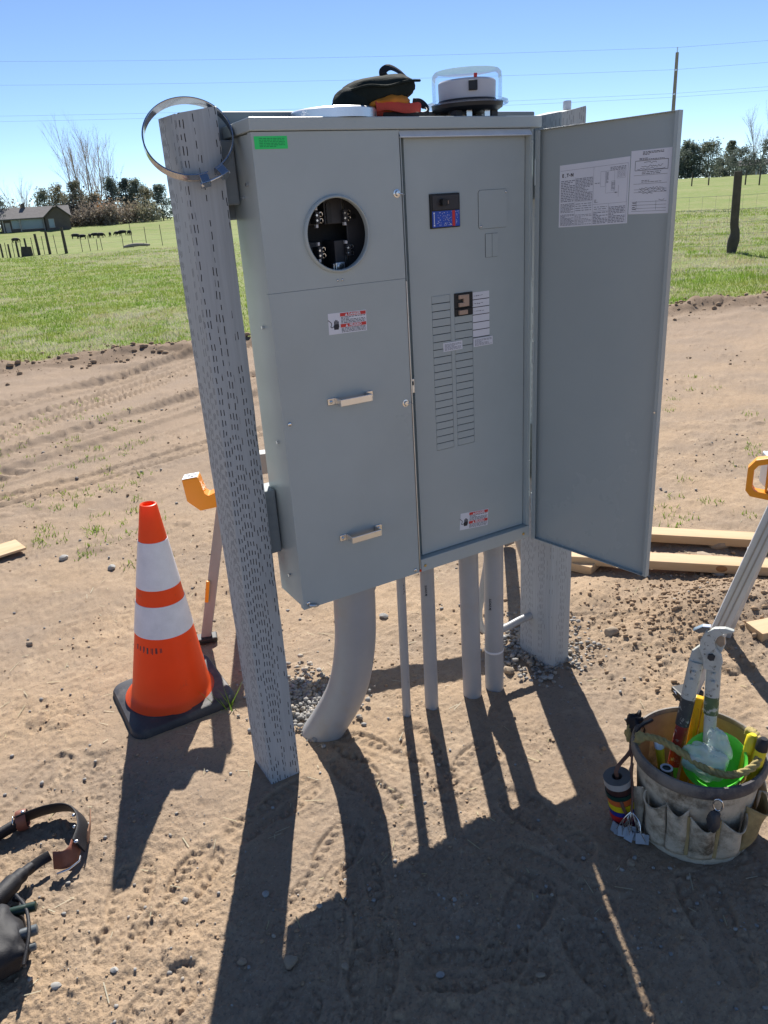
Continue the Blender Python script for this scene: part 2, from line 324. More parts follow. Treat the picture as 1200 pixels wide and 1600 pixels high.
def bez(p, n=12):
    """Catmull-Rom through points"""
    p = [Vector(q) for q in p]; P = [p[0]*2-p[1]] + p + [p[-1]*2-p[-2]]; out = []
    for i in range(1, len(P)-2):
        for k in range(n):
            t = k/n; a, b, c, d = P[i-1], P[i], P[i+1], P[i+2]
            out.append(0.5*((2*b)+(c-a)*t+(2*a-5*b+4*c-d)*t*t+(3*b-a-3*c+d)*t**3))
    out.append(p[-1]); return out
def text_geo(txt, size, align='CENTER', bold=0.0):
    cu = bpy.data.curves.new('lettering', 'FONT'); cu.body = txt; cu.size = size; cu.align_x = align; cu.align_y = 'CENTER'; cu.offset = bold; cu.resolution_u = 3
    ob = bpy.data.objects.new('lettering', cu); col.objects.link(ob)
    dg = bpy.context.evaluated_depsgraph_get(); me = bpy.data.meshes.new_from_object(ob.evaluated_get(dg))
    v = [tuple(q.co) for q in me.vertices]; f = [tuple(q.vertices) for q in me.polygons]
    bpy.data.objects.remove(ob); bpy.data.curves.remove(cu); bpy.data.meshes.remove(me)
    return v, f
# ------------------------------------------------------------------ noise and terrain height
def _hash(ix, iy, seed):
    h = (ix.astype(np.int64)*374761393 + iy.astype(np.int64)*668265263 + seed*144269504) & 0xffffffff
    h = ((h ^ (h >> 13))*1274126177) & 0xffffffff
    h = ((h ^ (h >> 15))*2246822519) & 0xffffffff
    return ((h ^ (h >> 16)) & 0xffffff)/float(0x1000000)
def vn(x, y, seed=0):
    ix = np.floor(x); iy = np.floor(y); fx = x-ix; fy = y-iy
    fx = fx*fx*fx*(fx*(fx*6-15)+10); fy = fy*fy*fy*(fy*(fy*6-15)+10)
    a = _hash(ix, iy, seed); b = _hash(ix+1, iy, seed); c = _hash(ix, iy+1, seed); d = _hash(ix+1, iy+1, seed)
    return (a*(1-fx)+b*fx)*(1-fy)+(c*(1-fx)+d*fx)*fy
def fbm(x, y, oct=4, seed=0, gain=0.5):
    s = 0; a = 1; t = 0
    for i in range(oct):
        s = s+a*(vn(x*2**i+17.3*i, y*2**i-9.1*i, seed+i)-0.5); t += a; a *= gain
    return s/t*2
def clods(x, y, scale, seed, power=3.0, keep=0.6):
    """domes of uneven size, one in each jittered cell"""
    X = x/scale; Y = y/scale; ix = np.floor(X); iy = np.floor(Y); out = np.zeros_like(X)
    for dx in (-1, 0, 1):
        for dy in (-1, 0, 1):
            cx = ix+dx; cy = iy+dy
            jx = cx+0.15+0.7*_hash(cx, cy, seed); jy = cy+0.15+0.7*_hash(cx, cy, seed+1)
            rr = _hash(cx, cy, seed+2); rad = 0.16+0.42*rr**power
            d2 = ((X-jx)**2+(Y-jy)**2)/(rad*rad)
            h = np.sqrt(np.clip(1-d2, 0, 1))*rad*(_hash(cx, cy, seed+3) < keep)
            out = np.maximum(out, h)
    return out*scale
def sstep(a, b, x):
    t = np.clip((x-a)/(b-a), 0, 1); return t*t*(3-2*t)
GB = np.array([(-400, 60), (-60, 26), (-12, 12.5), (-3, 9.9), (0.014, 8.68), (1.07, 8.37), (2.06, 8.2), (4.5, 7.2), (7.93, 5.6), (9.65, 5.3), (14, 4.0), (30, -2.0), (400, -140)], float)
def grass_edge(x, y):
    """signed distance-like value, positive inside the grass"""
    b = np.interp(x, GB[:, 0], GB[:, 1])
    return y-b+0.45*fbm(x*1.3, y*1.3, 3, 91)+0.16*fbm(x*6, y*6, 2, 92)
FOOT = [(-0.583, -0.126, 62, 0.9), (-0.452, -0.150, 40, 1.0), (-0.16, -0.02, 15, 1.0), (0.10, -0.07, 95, 1.0), (0.19, 0.02, 120, 0.9), (0.30, -0.08, 80, 1.0), (0.36, -0.19, 20, 0.8),
        (-0.20, -0.62, 55, 0.9), (0.02, -0.70, 150, 0.9), (0.16, -0.66, 30, 0.9), (0.30, -0.62, 110, 0.8), (-0.10, -0.42, 70, 0.8), (0.22, -0.86, 75, 0.9), (-0.42, -0.62, 35, 0.8),
        (0.40, -0.47, 95, 0.9), (0.05, -0.98, 20, 0.8), (1.02, -0.02, 60, 0.7), (1.25, 0.16, 150, 0.7), (-0.70, 0.45, 45, 0.6), (-0.12, -0.27, 35, 0.9), (0.50, -0.90, 60, 0.8), (-0.62, -0.42, 20, 0.7)]
def terrain(x, y, fine=True):
    x = np.asarray(x, float); y = np.asarray(y, float)
    dx = x-CAM.x; dy = y-CAM.y; r = np.hypot(dx, dy); az = np.degrees(np.arctan2(dx, dy))
    # broad shape: a slight dip then a rise on the left, a long rise on the right
    wr = sstep(22, 46, az)
    z = wr*(2.45*sstep(24, 150, r)+1.2*sstep(150, 420, r)) + (1-wr)*(-0.75*sstep(55, 130, r)+1.9*sstep(150, 190, r)+1.0*sstep(200, 420, r))
    z = z + 0.25*sstep(12, 60, r)*fbm(x/14, y/14, 3, 5) + 0.05*sstep(4, 20, r)*fbm(x/2.5, y/2.5, 3, 6)
    g = sstep(-0.2, 0.25, grass_edge(x, y))
    near = 1-sstep(13, 20, r)
    flat = np.exp(-(((x-0.35)/0.9)**2+((y+0.05)/0.6)**2))    # trodden and levelled ground round the posts
    d = 0.018*fbm(x*1.1, y*1.1, 3, 11)*(1-0.7*flat) + 0.010*fbm(x*3.5, y*3.5, 3, 12)*(1-0.5*flat)
    # spoil heap beside the boards
    d = d + 0.060*np.exp(-(((x-1.60)/0.30)**2+((y-0.00)/0.16)**2)) + 0.045*np.exp(-(((x-1.86)/0.25)**2+((y+0.20)/0.20)**2)) + 0.03*np.exp(-(((x-1.30)/0.22)**2+((y-0.33)/0.13)**2))
    # ridge of turned soil along the turf
    e = grass_edge(x, y)
    d = d + 0.10*np.exp(-((e+0.45)/0.32)**2)*(0.35+vn(x*2.2, y*2.2, 31)) + 0.05*np.exp(-((e+1.1)/0.3)**2)*vn(x*1.7, y*1.7, 32)
    # wheel tracks crossing on the left
    for (y0, sl, cu, wd, dep, lug, ph) in ((3.40, 0.155, 0.04, 0.07, 0.012, 0.035, 0), (3.24, 0.17, 0.04, 0.05, 0.010, 0, 0), (3.95, 0.42, 0.05, 0.22, 0.020, 0.12, 0.4), (4.46, 0.47, 0.05, 0.22, 0.020, 0.12, 0.9), (5.06, 0.74, 0.05, 0.08, 0.013, 0.05, 0), (5.24, 0.74, 0.05, 0.05, 0.010, 0, 0), (5.55, 0.56, 0.05, 0.10, 0.014, 0.05, 0.2), (6.15, 0.50, 0.05, 0.25, 0.026, 0.15, 0.2)):
        yc = y0+sl*x+cu*x*np.abs(x)*0.5+0.05*fbm(x*0.8, y0*3+0*x, 2, 41); lat = (y-yc)
        k = 1/(1+(lat/(wd*0.72))**10); fade = (1-sstep(3.0, 6.0, np.abs(x)))*(0.55+0.9*vn(x*1.1, y*1.1, 42))
        dep = dep*1.6; t = -dep*k + dep*0.9*np.exp(-((np.abs(lat)-wd*0.86)/(wd*0.13))**2)
        if lug: t = t + 0.55*dep*k*(np.tanh(6*(np.sin((x+np.abs(lat)*0.9+ph+0.05*fbm(x*3, y*3, 2, 43))*2*np.pi/lug)+0.9*fbm(x*7, y*7, 3, 44)))*np.clip(0.5+1.6*fbm(x*1.3, y*2.5, 2, 45), 0, 1.3))
        d = d + t*fade
    if fine:
        rough = 0.38+0.72*sstep(0.42, 0.62, vn(x*1.6, y*1.6, 51)*0.6+vn(x*5, y*5, 52)*0.4)
        smooth_patch = 1-0.75*sstep(0.5, 0.62, vn(x*2.3+4, y*2.3, 53))
        fp = np.zeros_like(x); fm = np.zeros_like(x)
        for (fx, fy, an, dp) in FOOT:
            c, s = math.cos(R(an)), math.sin(R(an)); a = (x-fx)*c+(y-fy)*s; b = -(x-fx)*s+(y-fy)*c
            half = 0.052-0.016*np.exp(-((a+0.035)/0.035)**2)+0.004*np.sin(a*20)
            q = np.maximum(np.abs(a)/0.148, np.abs(b)/half); q = (np.abs(a/0.148)**3.2+np.abs(b/half)**3.2)**(1/3.2)
            ins = 1-sstep(0.97, 1.03, q); rim = np.exp(-((q-1.16)/0.12)**2)
            bars = np.tanh(14*np.cos((a+0.35*np.abs(b))*2*np.pi/0.027))*(np.abs(b) > 0.010)*0.5+0.5
            edge = np.tanh(10*np.cos(b*2*np.pi/0.034))*0.5+0.5
            fp = fp + dp*(ins*(-0.0068+0.0062*bars*edge)+0.0025*rim); fm = np.maximum(fm, ins)
        cl = 0.72*clods(x, y, 0.020, 61, 3.0, 0.62)*rough*smooth_patch*(1-fm*0.8)*(1-0.45*flat)
        heap = np.exp(-(((x-1.64)/0.5)**2+((y-0.0)/0.33)**2))
        cl = cl*(1+1.0*heap) + clods(x+3.1, y+1.7, 0.085, 71, 4.5, 0.35)*rough*(1-fm)*(1-0.85*flat)*(0.35+0.75*heap)
        cl = cl + clods(x, y, 0.30, 81, 3.0, 0.5)*0.55*np.exp(-((e+0.45)/0.45)**2)
        small = 0.0042*fbm(x*70, y*70, 3, 55, 0.8)+0.0035*fbm(x*16, y*16, 3, 56)
        lin = 0.004*(1-np.abs(fbm(x*9+2*fbm(x*3, y*3, 2, 57), y*24, 2, 58)))
        d = d + fp + (0.8*cl + small*(0.6+0.6*rough) + lin*(1-flat))*near
    d = d*(1-g)+g*(0.02+0.035*fbm(x*1.8, y*1.8, 3, 21))
    z = z + d*(1-sstep(40, 90, r))
    # bare soil was levelled where things stand
    for (px, py, rad) in ((-0.081, 0.139, 0.10), (0.928, 0.128, 0.11), (-0.2375, 0.66, 0.27)):
        k = np.exp(-(((x-px)**2+(y-py)**2)/(rad*rad))**2); z = z*(1-0.8*k)
    return z
def gz(x, y, fine=True): return float(terrain(np.array([x]), np.array([y]), fine)[0])

# ------------------------------------------------------------------ ground sheet (polar grid, dense where it is near and in view)
def make_ground():
    a = np.concatenate([np.linspace(-180, -40, 22)[:-1], np.linspace(-40, -19, 25)[:-1], np.linspace(-19, 76, 960)[:-1], np.linspace(76, 110, 30)[:-1], np.linspace(110, 180, 12)[:-1]])
    rad = [0.3]
    while rad[-1] < 1.0: rad.append(rad[-1]*1.06)
    while rad[-1] < 2.7: rad.append(rad[-1]*1.0026)
    while rad[-1] < 5.5: rad.append(rad[-1]*1.0040)
    while rad[-1] < 12: rad.append(rad[-1]*1.0070)
    while rad[-1] < 30: rad.append(rad[-1]*1.018)
    while rad[-1] < 2600: rad.append(rad[-1]*1.05)
    rad = np.array(rad); na, nr = len(a), len(rad)
    A, RR = np.meshgrid(np.radians(a), rad); x = (CAM.x+RR*np.sin(A)).ravel(); y = (CAM.y+RR*np.cos(A)).ravel()
    z = np.empty_like(x); rr = RR.ravel(); nearm = rr < 21
    z[nearm] = terrain(x[nearm], y[nearm], True); z[~nearm] = terrain(x[~nearm], y[~nearm], False)
    co = np.stack([x, y, z], 1)
    co = np.vstack([co, [[CAM.x, CAM.y, 0.0]]])
    i = np.arange(nr-1)[:, None]; k = np.arange(na)[None, :]; k2 = (k+1) % na
    q = np.stack(np.broadcast_arrays(i*na+k, (i+1)*na+k, (i+1)*na+k2, i*na+k2), -1).reshape(-1, 4)
    c = na*nr; tri = np.stack([np.full(na, c), np.arange(na), (np.arange(na)+1) % na], 1)
    me = bpy.data.meshes.new('ground')
    nv, nq, ntr = len(co), len(q), len(tri)
    me.vertices.add(nv); me.vertices.foreach_set('co', co.ravel())
    me.loops.add(nq*4+ntr*3); me.loops.foreach_set('vertex_index', np.concatenate([q.ravel()[:], tri.ravel()]).astype(np.int32))
    me.polygons.add(nq+ntr)
    ls = np.concatenate([np.arange(nq)*4, nq*4+np.arange(ntr)*3]).astype(np.int32)
    me.polygons.foreach_set('loop_start', ls)
    me.update(calc_edges=True); me.validate()
    sm = np.ones(len(me.polygons), bool); me.polygons.foreach_set('use_smooth', sm)
    g = sstep(-0.12, 0.2, grass_edge(x, y)); g = np.append(g, 0)
    at = me.attributes.new('turf', 'FLOAT', 'POINT'); at.data.foreach_set('value', g.astype(np.float32))
    e = grass_edge(x, y); m = np.clip(np.exp(-((e+0.5)/0.55)**2)*(0.5+vn(x*2, y*2, 33)), 0, 1)
    hp = np.exp(-(((x-1.7)/0.5)**2+((y-0.1)/0.35)**2))*0.5
    m = np.append(np.clip(m+hp, 0, 1), 0); at = me.attributes.new('damp', 'FLOAT', 'POINT'); at.data.foreach_set('value', m.astype(np.float32))
    me.materials.append(ground_mat())
    o = bpy.data.objects.new('ground', me); col.objects.link(o); o['kind'] = 'structure'
    o['label'] = 'bare tan dirt of the work site running out into pasture'
    return o
def ground_mat():
    m = bpy.data.materials.new('soil_and_turf'); m.use_nodes = True; n = m.node_tree.nodes; l = m.node_tree.links
    b = n['Principled BSDF']; b.inputs['Roughness'].default_value = 0.95; b.inputs['Specular IOR Level'].default_value = 0.12
    tc = n.new('ShaderNodeTexCoord'); P = tc.outputs['Object']
    def noise(s, d=5, r=0.6):
        q = n.new('ShaderNodeTexNoise'); q.inputs['Scale'].default_value = s; q.inputs['Detail'].default_value = d; q.inputs['Roughness'].default_value = r; l.new(P, q.inputs['Vector']); return q.outputs[0]
    def mr(v, a, c, d=0.0, e=1.0):
        q = n.new('ShaderNodeMapRange'); q.inputs[1].default_value = a; q.inputs[2].default_value = c; q.inputs[3].default_value = d; q.inputs[4].default_value = e; l.new(v, q.inputs[0]); return q.outputs[0]
    def mix(f, a, c):
        q = n.new('ShaderNodeMix'); q.data_type = 'RGBA'
        for s, v in ((0, f), (6, a), (7, c)):
            if isinstance(v, tuple): q.inputs[s].default_value = (*v, 1)
            elif isinstance(v, float): q.inputs[s].default_value = v
            else: l.new(v, q.inputs[s])
        return q.outputs[2]
    soil = mix(mr(noise(1.7), 0.40, 0.60), (0.400, 0.292, 0.195), (0.315, 0.242, 0.178))
    soil = mix(mr(noise(7, 6, 0.7), 0.52, 0.72, 0, 0.8), soil, (0.475, 0.36, 0.25))
    soil = mix(mr(noise(34, 5, 0.75), 0.50, 0.68, 0, 0.75), soil, (0.28, 0.205, 0.145))
    soil = mix(mr(noise(140, 3), 0.56, 0.68, 0, 0.7), soil, (0.20, 0.155, 0.12))
    soil = mix(mr(noise(210, 2), 0.66, 0.72, 0, 0.6), soil, (0.55, 0.47, 0.38))
    # greyer, older soil towards the field; darker turned soil along the turf
    sp = n.new('ShaderNodeSeparateXYZ'); l.new(P, sp.inputs[0])
    soil = mix(mr(sp.outputs[1], 1.2, 4.5, 0, 0.7), soil, (0.285, 0.218, 0.165))
    da = n.new('ShaderNodeAttribute'); da.attribute_name = 'damp'; soil = mix(mr(da.outputs['Fac'], 0.15, 0.9, 0, 0.75), soil, (0.185, 0.132, 0.092))
    # turf seen from afar
    tf = mix(mr(noise(0.35, 4), 0.35, 0.65), (0.165, 0.225, 0.055), (0.245, 0.255, 0.10))
    tf = mix(mr(noise(2.4, 5, 0.7), 0.50, 0.70, 0, 0.8), tf, (0.32, 0.29, 0.165))
    tf = mix(mr(noise(9.0, 5, 0.7), 0.45, 0.70, 0, 0.75), tf, (0.12, 0.185, 0.04))
    ta = n.new('ShaderNodeAttribute'); ta.attribute_name = 'turf'
    c = mix(ta.outputs['Fac'], soil, tf)
    l.new(c, b.inputs['Base Color'])
    bp = n.new('ShaderNodeBump'); bp.inputs['Strength'].default_value = 0.7; bp.inputs['Distance'].default_value = 0.006
    l.new(noise(240, 4, 0.7), bp.inputs['Height']); l.new(bp.outputs[0], b.inputs['Normal'])
    return m
ground = make_ground()

# ------------------------------------------------------------------ scattered clods, gravel, grass (uncountable)
ICO = None
def ico():
    global ICO
    if ICO is None:
        bm = bmesh.new(); bmesh.ops.create_icosphere(bm, subdivisions=1, radius=1.0)
        ICO = (np.array([v.co[:] for v in bm.verts]), np.array([[v.index for v in f.verts] for f in bm.faces])); bm.free()
    return ICO
def scatter(name, xs, ys, size, mat, label, cat, sink=0.35, flat=0.7, seed=1, zs=None, rough=0.22):
    g = np.random.default_rng(seed); V, F = ico(); n = len(xs); nv = len(V)
    h = terrain(np.array(xs), np.array(ys), True) if zs is None else zs
    s = np.array(size)[:, None, None]
    v = V[None]*(1+g.uniform(-rough, rough, (n, nv, 1)))*s*np.stack([g.uniform(0.75, 1.3, n), g.uniform(0.75, 1.3, n), g.uniform(flat-0.2, flat+0.2, n)], 1)[:, None, :]
    t = g.uniform(0, 6.28, n); c, sn = np.cos(t)[:, None], np.sin(t)[:, None]
    x = v[:, :, 0]*c-v[:, :, 1]*sn; y = v[:, :, 0]*sn+v[:, :, 1]*c
    v = np.stack([x+np.array(xs)[:, None], y+np.array(ys)[:, None], v[:, :, 2]+(h+np.array(size)*(flat-sink))[:, None]], -1).reshape(-1, 3)
    f = (F[None]+(np.arange(n)*nv)[:, None, None]).reshape(-1, 3)
    me = bpy.data.meshes.new(name); me.vertices.add(len(v)); me.vertices.foreach_set('co', v.ravel())
    me.loops.add(f.size); me.loops.foreach_set('vertex_index', f.ravel().astype(np.int32)); me.polygons.add(len(f))
    me.polygons.foreach_set('loop_start', (np.arange(len(f))*3).astype(np.int32)); me.update(calc_edges=True); me.validate()
    me.materials.append(mat); o = bpy.data.objects.new(name, me); col.objects.link(o)
    tag(o, label, cat, kind='stuff'); return o
def polar_pts(n, r0, r1, a0, a1, g, pw=1.0):
    r = np.exp(g.uniform(np.log(r0), np.log(r1), n)); a = np.radians(g.uniform(a0, a1, n))
    return CAM.x+r*np.sin(a), CAM.y+r*np.cos(a), r
g = np.random.default_rng(3)
x, y, r = polar_pts(21000, 1.15, 8.5, -14, 72, g)
k = (vn(x*1.6, y*1.6, 51)*0.5+vn(x*5, y*5, 52)*0.5 > 0.46+0.16*g.random(len(x))) & (grass_edge(x, y) < -0.1) & (np.hypot(x-0.70, y+0.672) > 0.17)
x, y, r = x[k], y[k], r[k]
scatter('dirt_clods', x, y, np.clip(0.0010+0.0046*g.random(len(x))**6, 0, 0.02)*(0.6+0.45*r/2), M_clod, 'loose crumbs of tan soil scattered over the work site', 'soil', seed=5)
x, y, r = polar_pts(2000, 1.15, 7, -14, 72, g); k = grass_edge(x, y) < -0.1; x, y, r = x[k], y[k], r[k]
scatter('small_pebbles', x, y, np.clip(0.0014+0.0050*g.random(len(x))**5, 0, 0.02)*(0.7+0.4*r/2), M_gravel, 'tiny pale pebbles strewn thinly over the dirt', 'pebbles', seed=6, sink=0.25)
# heap crumbs
x = g.normal(1.62, 0.26, 1500); y = g.normal(0.00, 0.15, 1500)
scatter('spoil_crumbs', x, y, 0.0025+0.0085*g.random(1500)**4, M_clod, 'crumbly spoil heap soil in front of the pine boards', 'soil', seed=8)
# crumbs of the turned ridge
x = g.uniform(-1.0, 10.5, 1700); b = np.interp(x, GB[:, 0], GB[:, 1]); y = b-0.45+g.normal(0, 0.42, 1700)
scatter('ridge_clods', x, y, 0.005+0.034*g.random(1700)**5, M_clod, 'dark clods of turned soil along the edge of the grass', 'soil', seed=9)
# two drifts of grey gravel round the post holes
gx = np.concatenate([g.normal(0.12, 0.065, 900), g.normal(0.94, 0.085, 1000)]); gy = np.concatenate([g.normal(0.38, 0.085, 900), g.normal(0.18, 0.085, 1000)])
lay = np.abs(g.normal(0, 0.008, 1900)); zz = terrain(gx, gy, False)+lay
scatter('gravel', gx, gy, 0.0038+0.0066*g.random(1900)**1.8, M_gravel, 'grey river gravel spilled round the feet of the posts', 'gravel', seed=10, zs=zz, sink=0.5)

def blades(name, xs, ys, hs, ws, mat, label, seed, cat='grass'):
    g = np.random.default_rng(seed); n = len(xs); z = terrain(xs, ys, True)
    t = g.uniform(0, 6.28, n); lean = g.normal(0, 0.45, (n, 2))*hs[:, None]
    dx, dy = np.cos(t)*ws, np.sin(t)*ws
    a = np.stack([xs-dx, ys-dy, z-0.005], 1); b = np.stack([xs+dx, ys+dy, z-0.005], 1); c = np.stack([xs+lean[:, 0], ys+lean[:, 1], z+hs], 1)
    v = np.stack([a, b, c], 1).reshape(-1, 3); me = bpy.data.meshes.new(name)
    me.vertices.add(len(v)); me.vertices.foreach_set('co', v.ravel()); me.loops.add(n*3); me.loops.foreach_set('vertex_index', np.arange(n*3, dtype=np.int32))
    me.polygons.add(n); me.polygons.foreach_set('loop_start', (np.arange(n)*3).astype(np.int32)); me.update(calc_edges=True)
    me.materials.append(mat); o = bpy.data.objects.new(name, me); col.objects.link(o); return tag(o, label, cat, kind='stuff')
def grass_mat(name, c, c2):
    m = pm(name, c, 0.6, 0, 0.3, 0.8, spec=0.25, c2=c2, c2s=1.1, c2t=(0.42, 0.6)); n = m.node_tree.nodes; l = m.node_tree.links
    b = n['Principled BSDF']; tr = n.new('ShaderNodeBsdfTranslucent'); mx = n.new('ShaderNodeMixShader'); mx.inputs[0].default_value = 0.35
    src = b.inputs['Base Color'].links[0].from_socket; l.new(src, tr.inputs[0]); out = n['Material Output']
    l.new(b.outputs[0], mx.inputs[1]); l.new(tr.outputs[0], mx.inputs[2]); l.new(mx.outputs[0], out.inputs[0]); return m
M_grass = grass_mat('spring_grass', (0.205, 0.33, 0.045), (0.32, 0.36, 0.085))
M_dry = grass_mat('dry_grass', (0.58, 0.54, 0.42), (0.48, 0.42, 0.24))
n = 280000; r = np.exp(g.uniform(np.log(7.5), np.log(48), n)); a = np.radians(np.where(g.random(n) < 0.42, g.uniform(-10, 17, n), np.where(g.random(n) < 0.7, g.uniform(44, 68, n), g.uniform(17, 44, n))))
x = CAM.x+r*np.sin(a); y = CAM.y+r*np.cos(a); k = grass_edge(x, y) > g.uniform(-0.12, 0.15, n); x, y, r = x[k], y[k], r[k]
pat = fbm(x*0.9, y*0.9, 3, 101)+0.6*fbm(x*4, y*4, 2, 102)
band = 0.75*np.exp(-((y-np.interp(x, GB[:, 0], GB[:, 1])-3.4)/1.3)**2)*(x < 4)+0.6*((r > 14) & (x > 6))
spot = np.clip(fbm(x*0.55+3, y*0.55, 2, 105), 0, 1)*1.6
dry = (1.25*pat+band+spot*np.clip(fbm(x*5, y*5, 2, 106)+0.6, 0, 1)+g.normal(0, 0.22, len(x))) > 0.44
hh = (0.028+0.045*g.random(len(x)))*(1+0.5*np.clip(fbm(x*1.5, y*1.5, 2, 103), -0.6, 1))*(0.8+0.012*r)
ww = (0.0030+0.0035*g.random(len(x)))*(0.6+0.055*r)
blades('green_grass', x[~dry], y[~dry], hh[~dry], ww[~dry], M_grass, 'short spring grass of the pasture beyond the dirt', 21)
blades('dry_grass', x[dry], y[dry], hh[dry]*0.8, ww[dry], M_dry, 'bleached dry grass mixed into the green turf', 22)
# weeds sprouting in the dirt
cx, cy, r = polar_pts(330, 2.6, 7.5, -12, 12, g); k = vn(cx*0.9, cy*0.9, 104) > 0.42; cx, cy = cx[k], cy[k]
cx2, cy2, r2 = polar_pts(60, 3.2, 7.0, 46, 66, g); cx = np.append(cx, cx2); cy = np.append(cy, cy2)
x = np.repeat(cx, 16)+g.normal(0, 0.028, len(cx)*16); y = np.repeat(cy, 16)+g.normal(0, 0.028, len(cx)*16); k = grass_edge(x, y) < 0.1; x, y = x[k], y[k]
blades('weeds', x, y, 0.010+0.020*g.random(len(x)), 0.0022+0.0028*g.random(len(x)), M_grass, 'tiny green weeds sprouting in the tyre-marked dirt', 23, 'weeds')
x = -0.104+g.normal(0, 0.008, 9); y = 0.485+g.normal(0, 0.008, 9)
blades('grass_tuft', x, y, 0.05+0.05*g.random(9), 0.002+0.001*g.random(9), M_grass, 'single green tuft between the cone base and the incised post', 24)

# bits of straw and twig trodden into the dirt
n = 420; x, y, r = polar_pts(n, 1.3, 6.0, -12, 70, g); k = grass_edge(x, y) < 0; x, y, r = x[k], y[k], r[k]; n = len(x); z = terrain(x, y, True)
t = g.uniform(0, 6.28, n); L = (0.006+0.022*g.random(n)**2)*(0.7+0.2*r); wd = 0.0007+0.0008*g.random(n); c, s_ = np.cos(t), np.sin(t); up_z = g.normal(0, 0.12, n)*L
v = np.stack([np.stack([x-c*L-s_*wd, y-s_*L+c*wd, z+0.002-up_z], 1), np.stack([x-c*L+s_*wd, y-s_*L-c*wd, z+0.002-up_z], 1), np.stack([x+c*L+s_*wd, y+s_*L-c*wd, z+0.004+up_z], 1), np.stack([x+c*L-s_*wd, y+s_*L+c*wd, z+0.004+up_z], 1)], 1).reshape(-1, 3)
me = bpy.data.meshes.new('straw'); me.from_pydata([tuple(q) for q in v], [], [(4*i, 4*i+1, 4*i+2, 4*i+3) for i in range(n)]); me.materials.append(M_dry)
o = bpy.data.objects.new('straw', me); col.objects.link(o); tag(o, 'pale bits of straw trodden into the dirt', 'straw', kind='stuff')
# ------------------------------------------------------------------ timber posts and boards
def post(name, x0, x1, y0, y1, h, mat, label, seed):
    rnd = random.Random(seed); mb = MB(); nz = 40; n4 = []
    # ring of 16 points per level: slightly uneven arrises
    cx, cy, hx, hy = (x0+x1)/2, (y0+y1)/2, (x1-x0)/2, (y1-y0)/2
    ring = []
    for sx, sy, a0 in ((1, 1, 0), (-1, 1, 90), (-1, -1, 180), (1, -1, 270)):
        for k in range(3):
            a = R(a0+k*45); ring.append((sx*(hx-0.004)+0.004*math.cos(a), sy*(hy-0.004)+0.004*math.sin(a)))
    n = len(ring)
    for i in range(nz+1):
        z = -0.25+(h+0.25)*i/nz
        for (u, v) in ring:
            j = rnd.uniform(-0.0008, 0.0008); mb.v.append((cx+u+j, cy+v+rnd.uniform(-0.0008, 0.0008), z+(rnd.uniform(-0.004, 0.003)+0.012*(u/hx)*0.5 if i == nz else 0)))
    for i in range(nz):
        for k in range(n): mb.f.append((i*n+k, i*n+(k+1) % n, (i+1)*n+(k+1) % n, (i+1)*n+k)); mb.m.append(0)
    mb.f.append(tuple(nz*n+k for k in range(n))); mb.m.append(0)
    o = build(name, mb, mat, smooth=35); return tag(o, label, 'post', 'posts carrying the electrical cabinet')
post('timber_post', -0.126, -0.037, 0.075, 0.203, 1.700, M_post, 'grey incised timber post with the steel band hung over its top', 1)
post('timber_post', 0.884, 0.972, 0.052, 0.205, 1.700, M_post2, 'pale grey timber post behind the open cabinet door', 2)
def boardx(name, x0, x1, y0, y1, z0, z1, label):
    return tag(build(name, MB().box(x0, x1, y0, y1, z0, z1), M_rail, bevel=0.004), label, 'board', 'grey boards between the posts')
boardx('mounting_board', -0.036, 0.883, 0.154, 0.190, 1.486, 1.706, 'upper grey board between the posts, showing above the cabinet hood')
boardx('mounting_board', -0.036, 0.883, 0.154, 0.190, 0.660, 0.842, 'lower grey board between the posts behind the cabinet')
boardx('spacer_block', -0.0365, 0.0005, 0.104, 0.142, 1.517, 1.646, 'upper grey block wedged between incised post and cabinet side')
boardx('spacer_block', -0.0365, 0.0005, 0.104, 0.142, 0.678, 0.850, 'lower grey block wedged between incised post and cabinet side')
tag(build('pipe_cap', MB().lathe([(0.0, 0.0), (0.0105, 0.0), (0.0110, 0.002), (0.0110, 0.0195), (0.0095, 0.0215), (0.0, 0.022)], (0.945, 0.098, 1.7025), 20), M_pvcw, smooth=40), 'small white plastic cap on top of the right post', 'cap')

# ------------------------------------------------------------------ electrical cabinet
Z0 = 0.55
cab = thing('electrical_cabinet', (0.37, 0.085, Z0), 'grey steel electrical cabinet with meter socket and open right door', 'cabinet')
def cbuild(name, mb, mat, parent=cab, **k): return build(name, mb, mat, parent, **k)
def plate_hole(mb, x0, x1, z0, z1, cx, cz, r, y, n=64, mi=0):
    an = [2*math.pi*k/n for k in range(n)] + [math.atan2(z-cz, x-cx) % (2*math.pi) for x in (x0, x1) for z in (z0, z1)]
    an = sorted(set(an)); N = len(an); v = []
    for a in an: v.append((cx+r*math.cos(a), y, cz+r*math.sin(a)))
    for a in an:
        c, s = math.cos(a), math.sin(a); t = min([q for q in ((x1-cx)/c if c > 1e-9 else (x0-cx)/c if c < -1e-9 else 9e9, (z1-cz)/s if s > 1e-9 else (z0-cz)/s if s < -1e-9 else 9e9)])
        v.append((cx+t*c, y, cz+t*s))
    mb.add(v, [(i, (i+1) % N, N+(i+1) % N, N+i) for i in range(N)], mi)
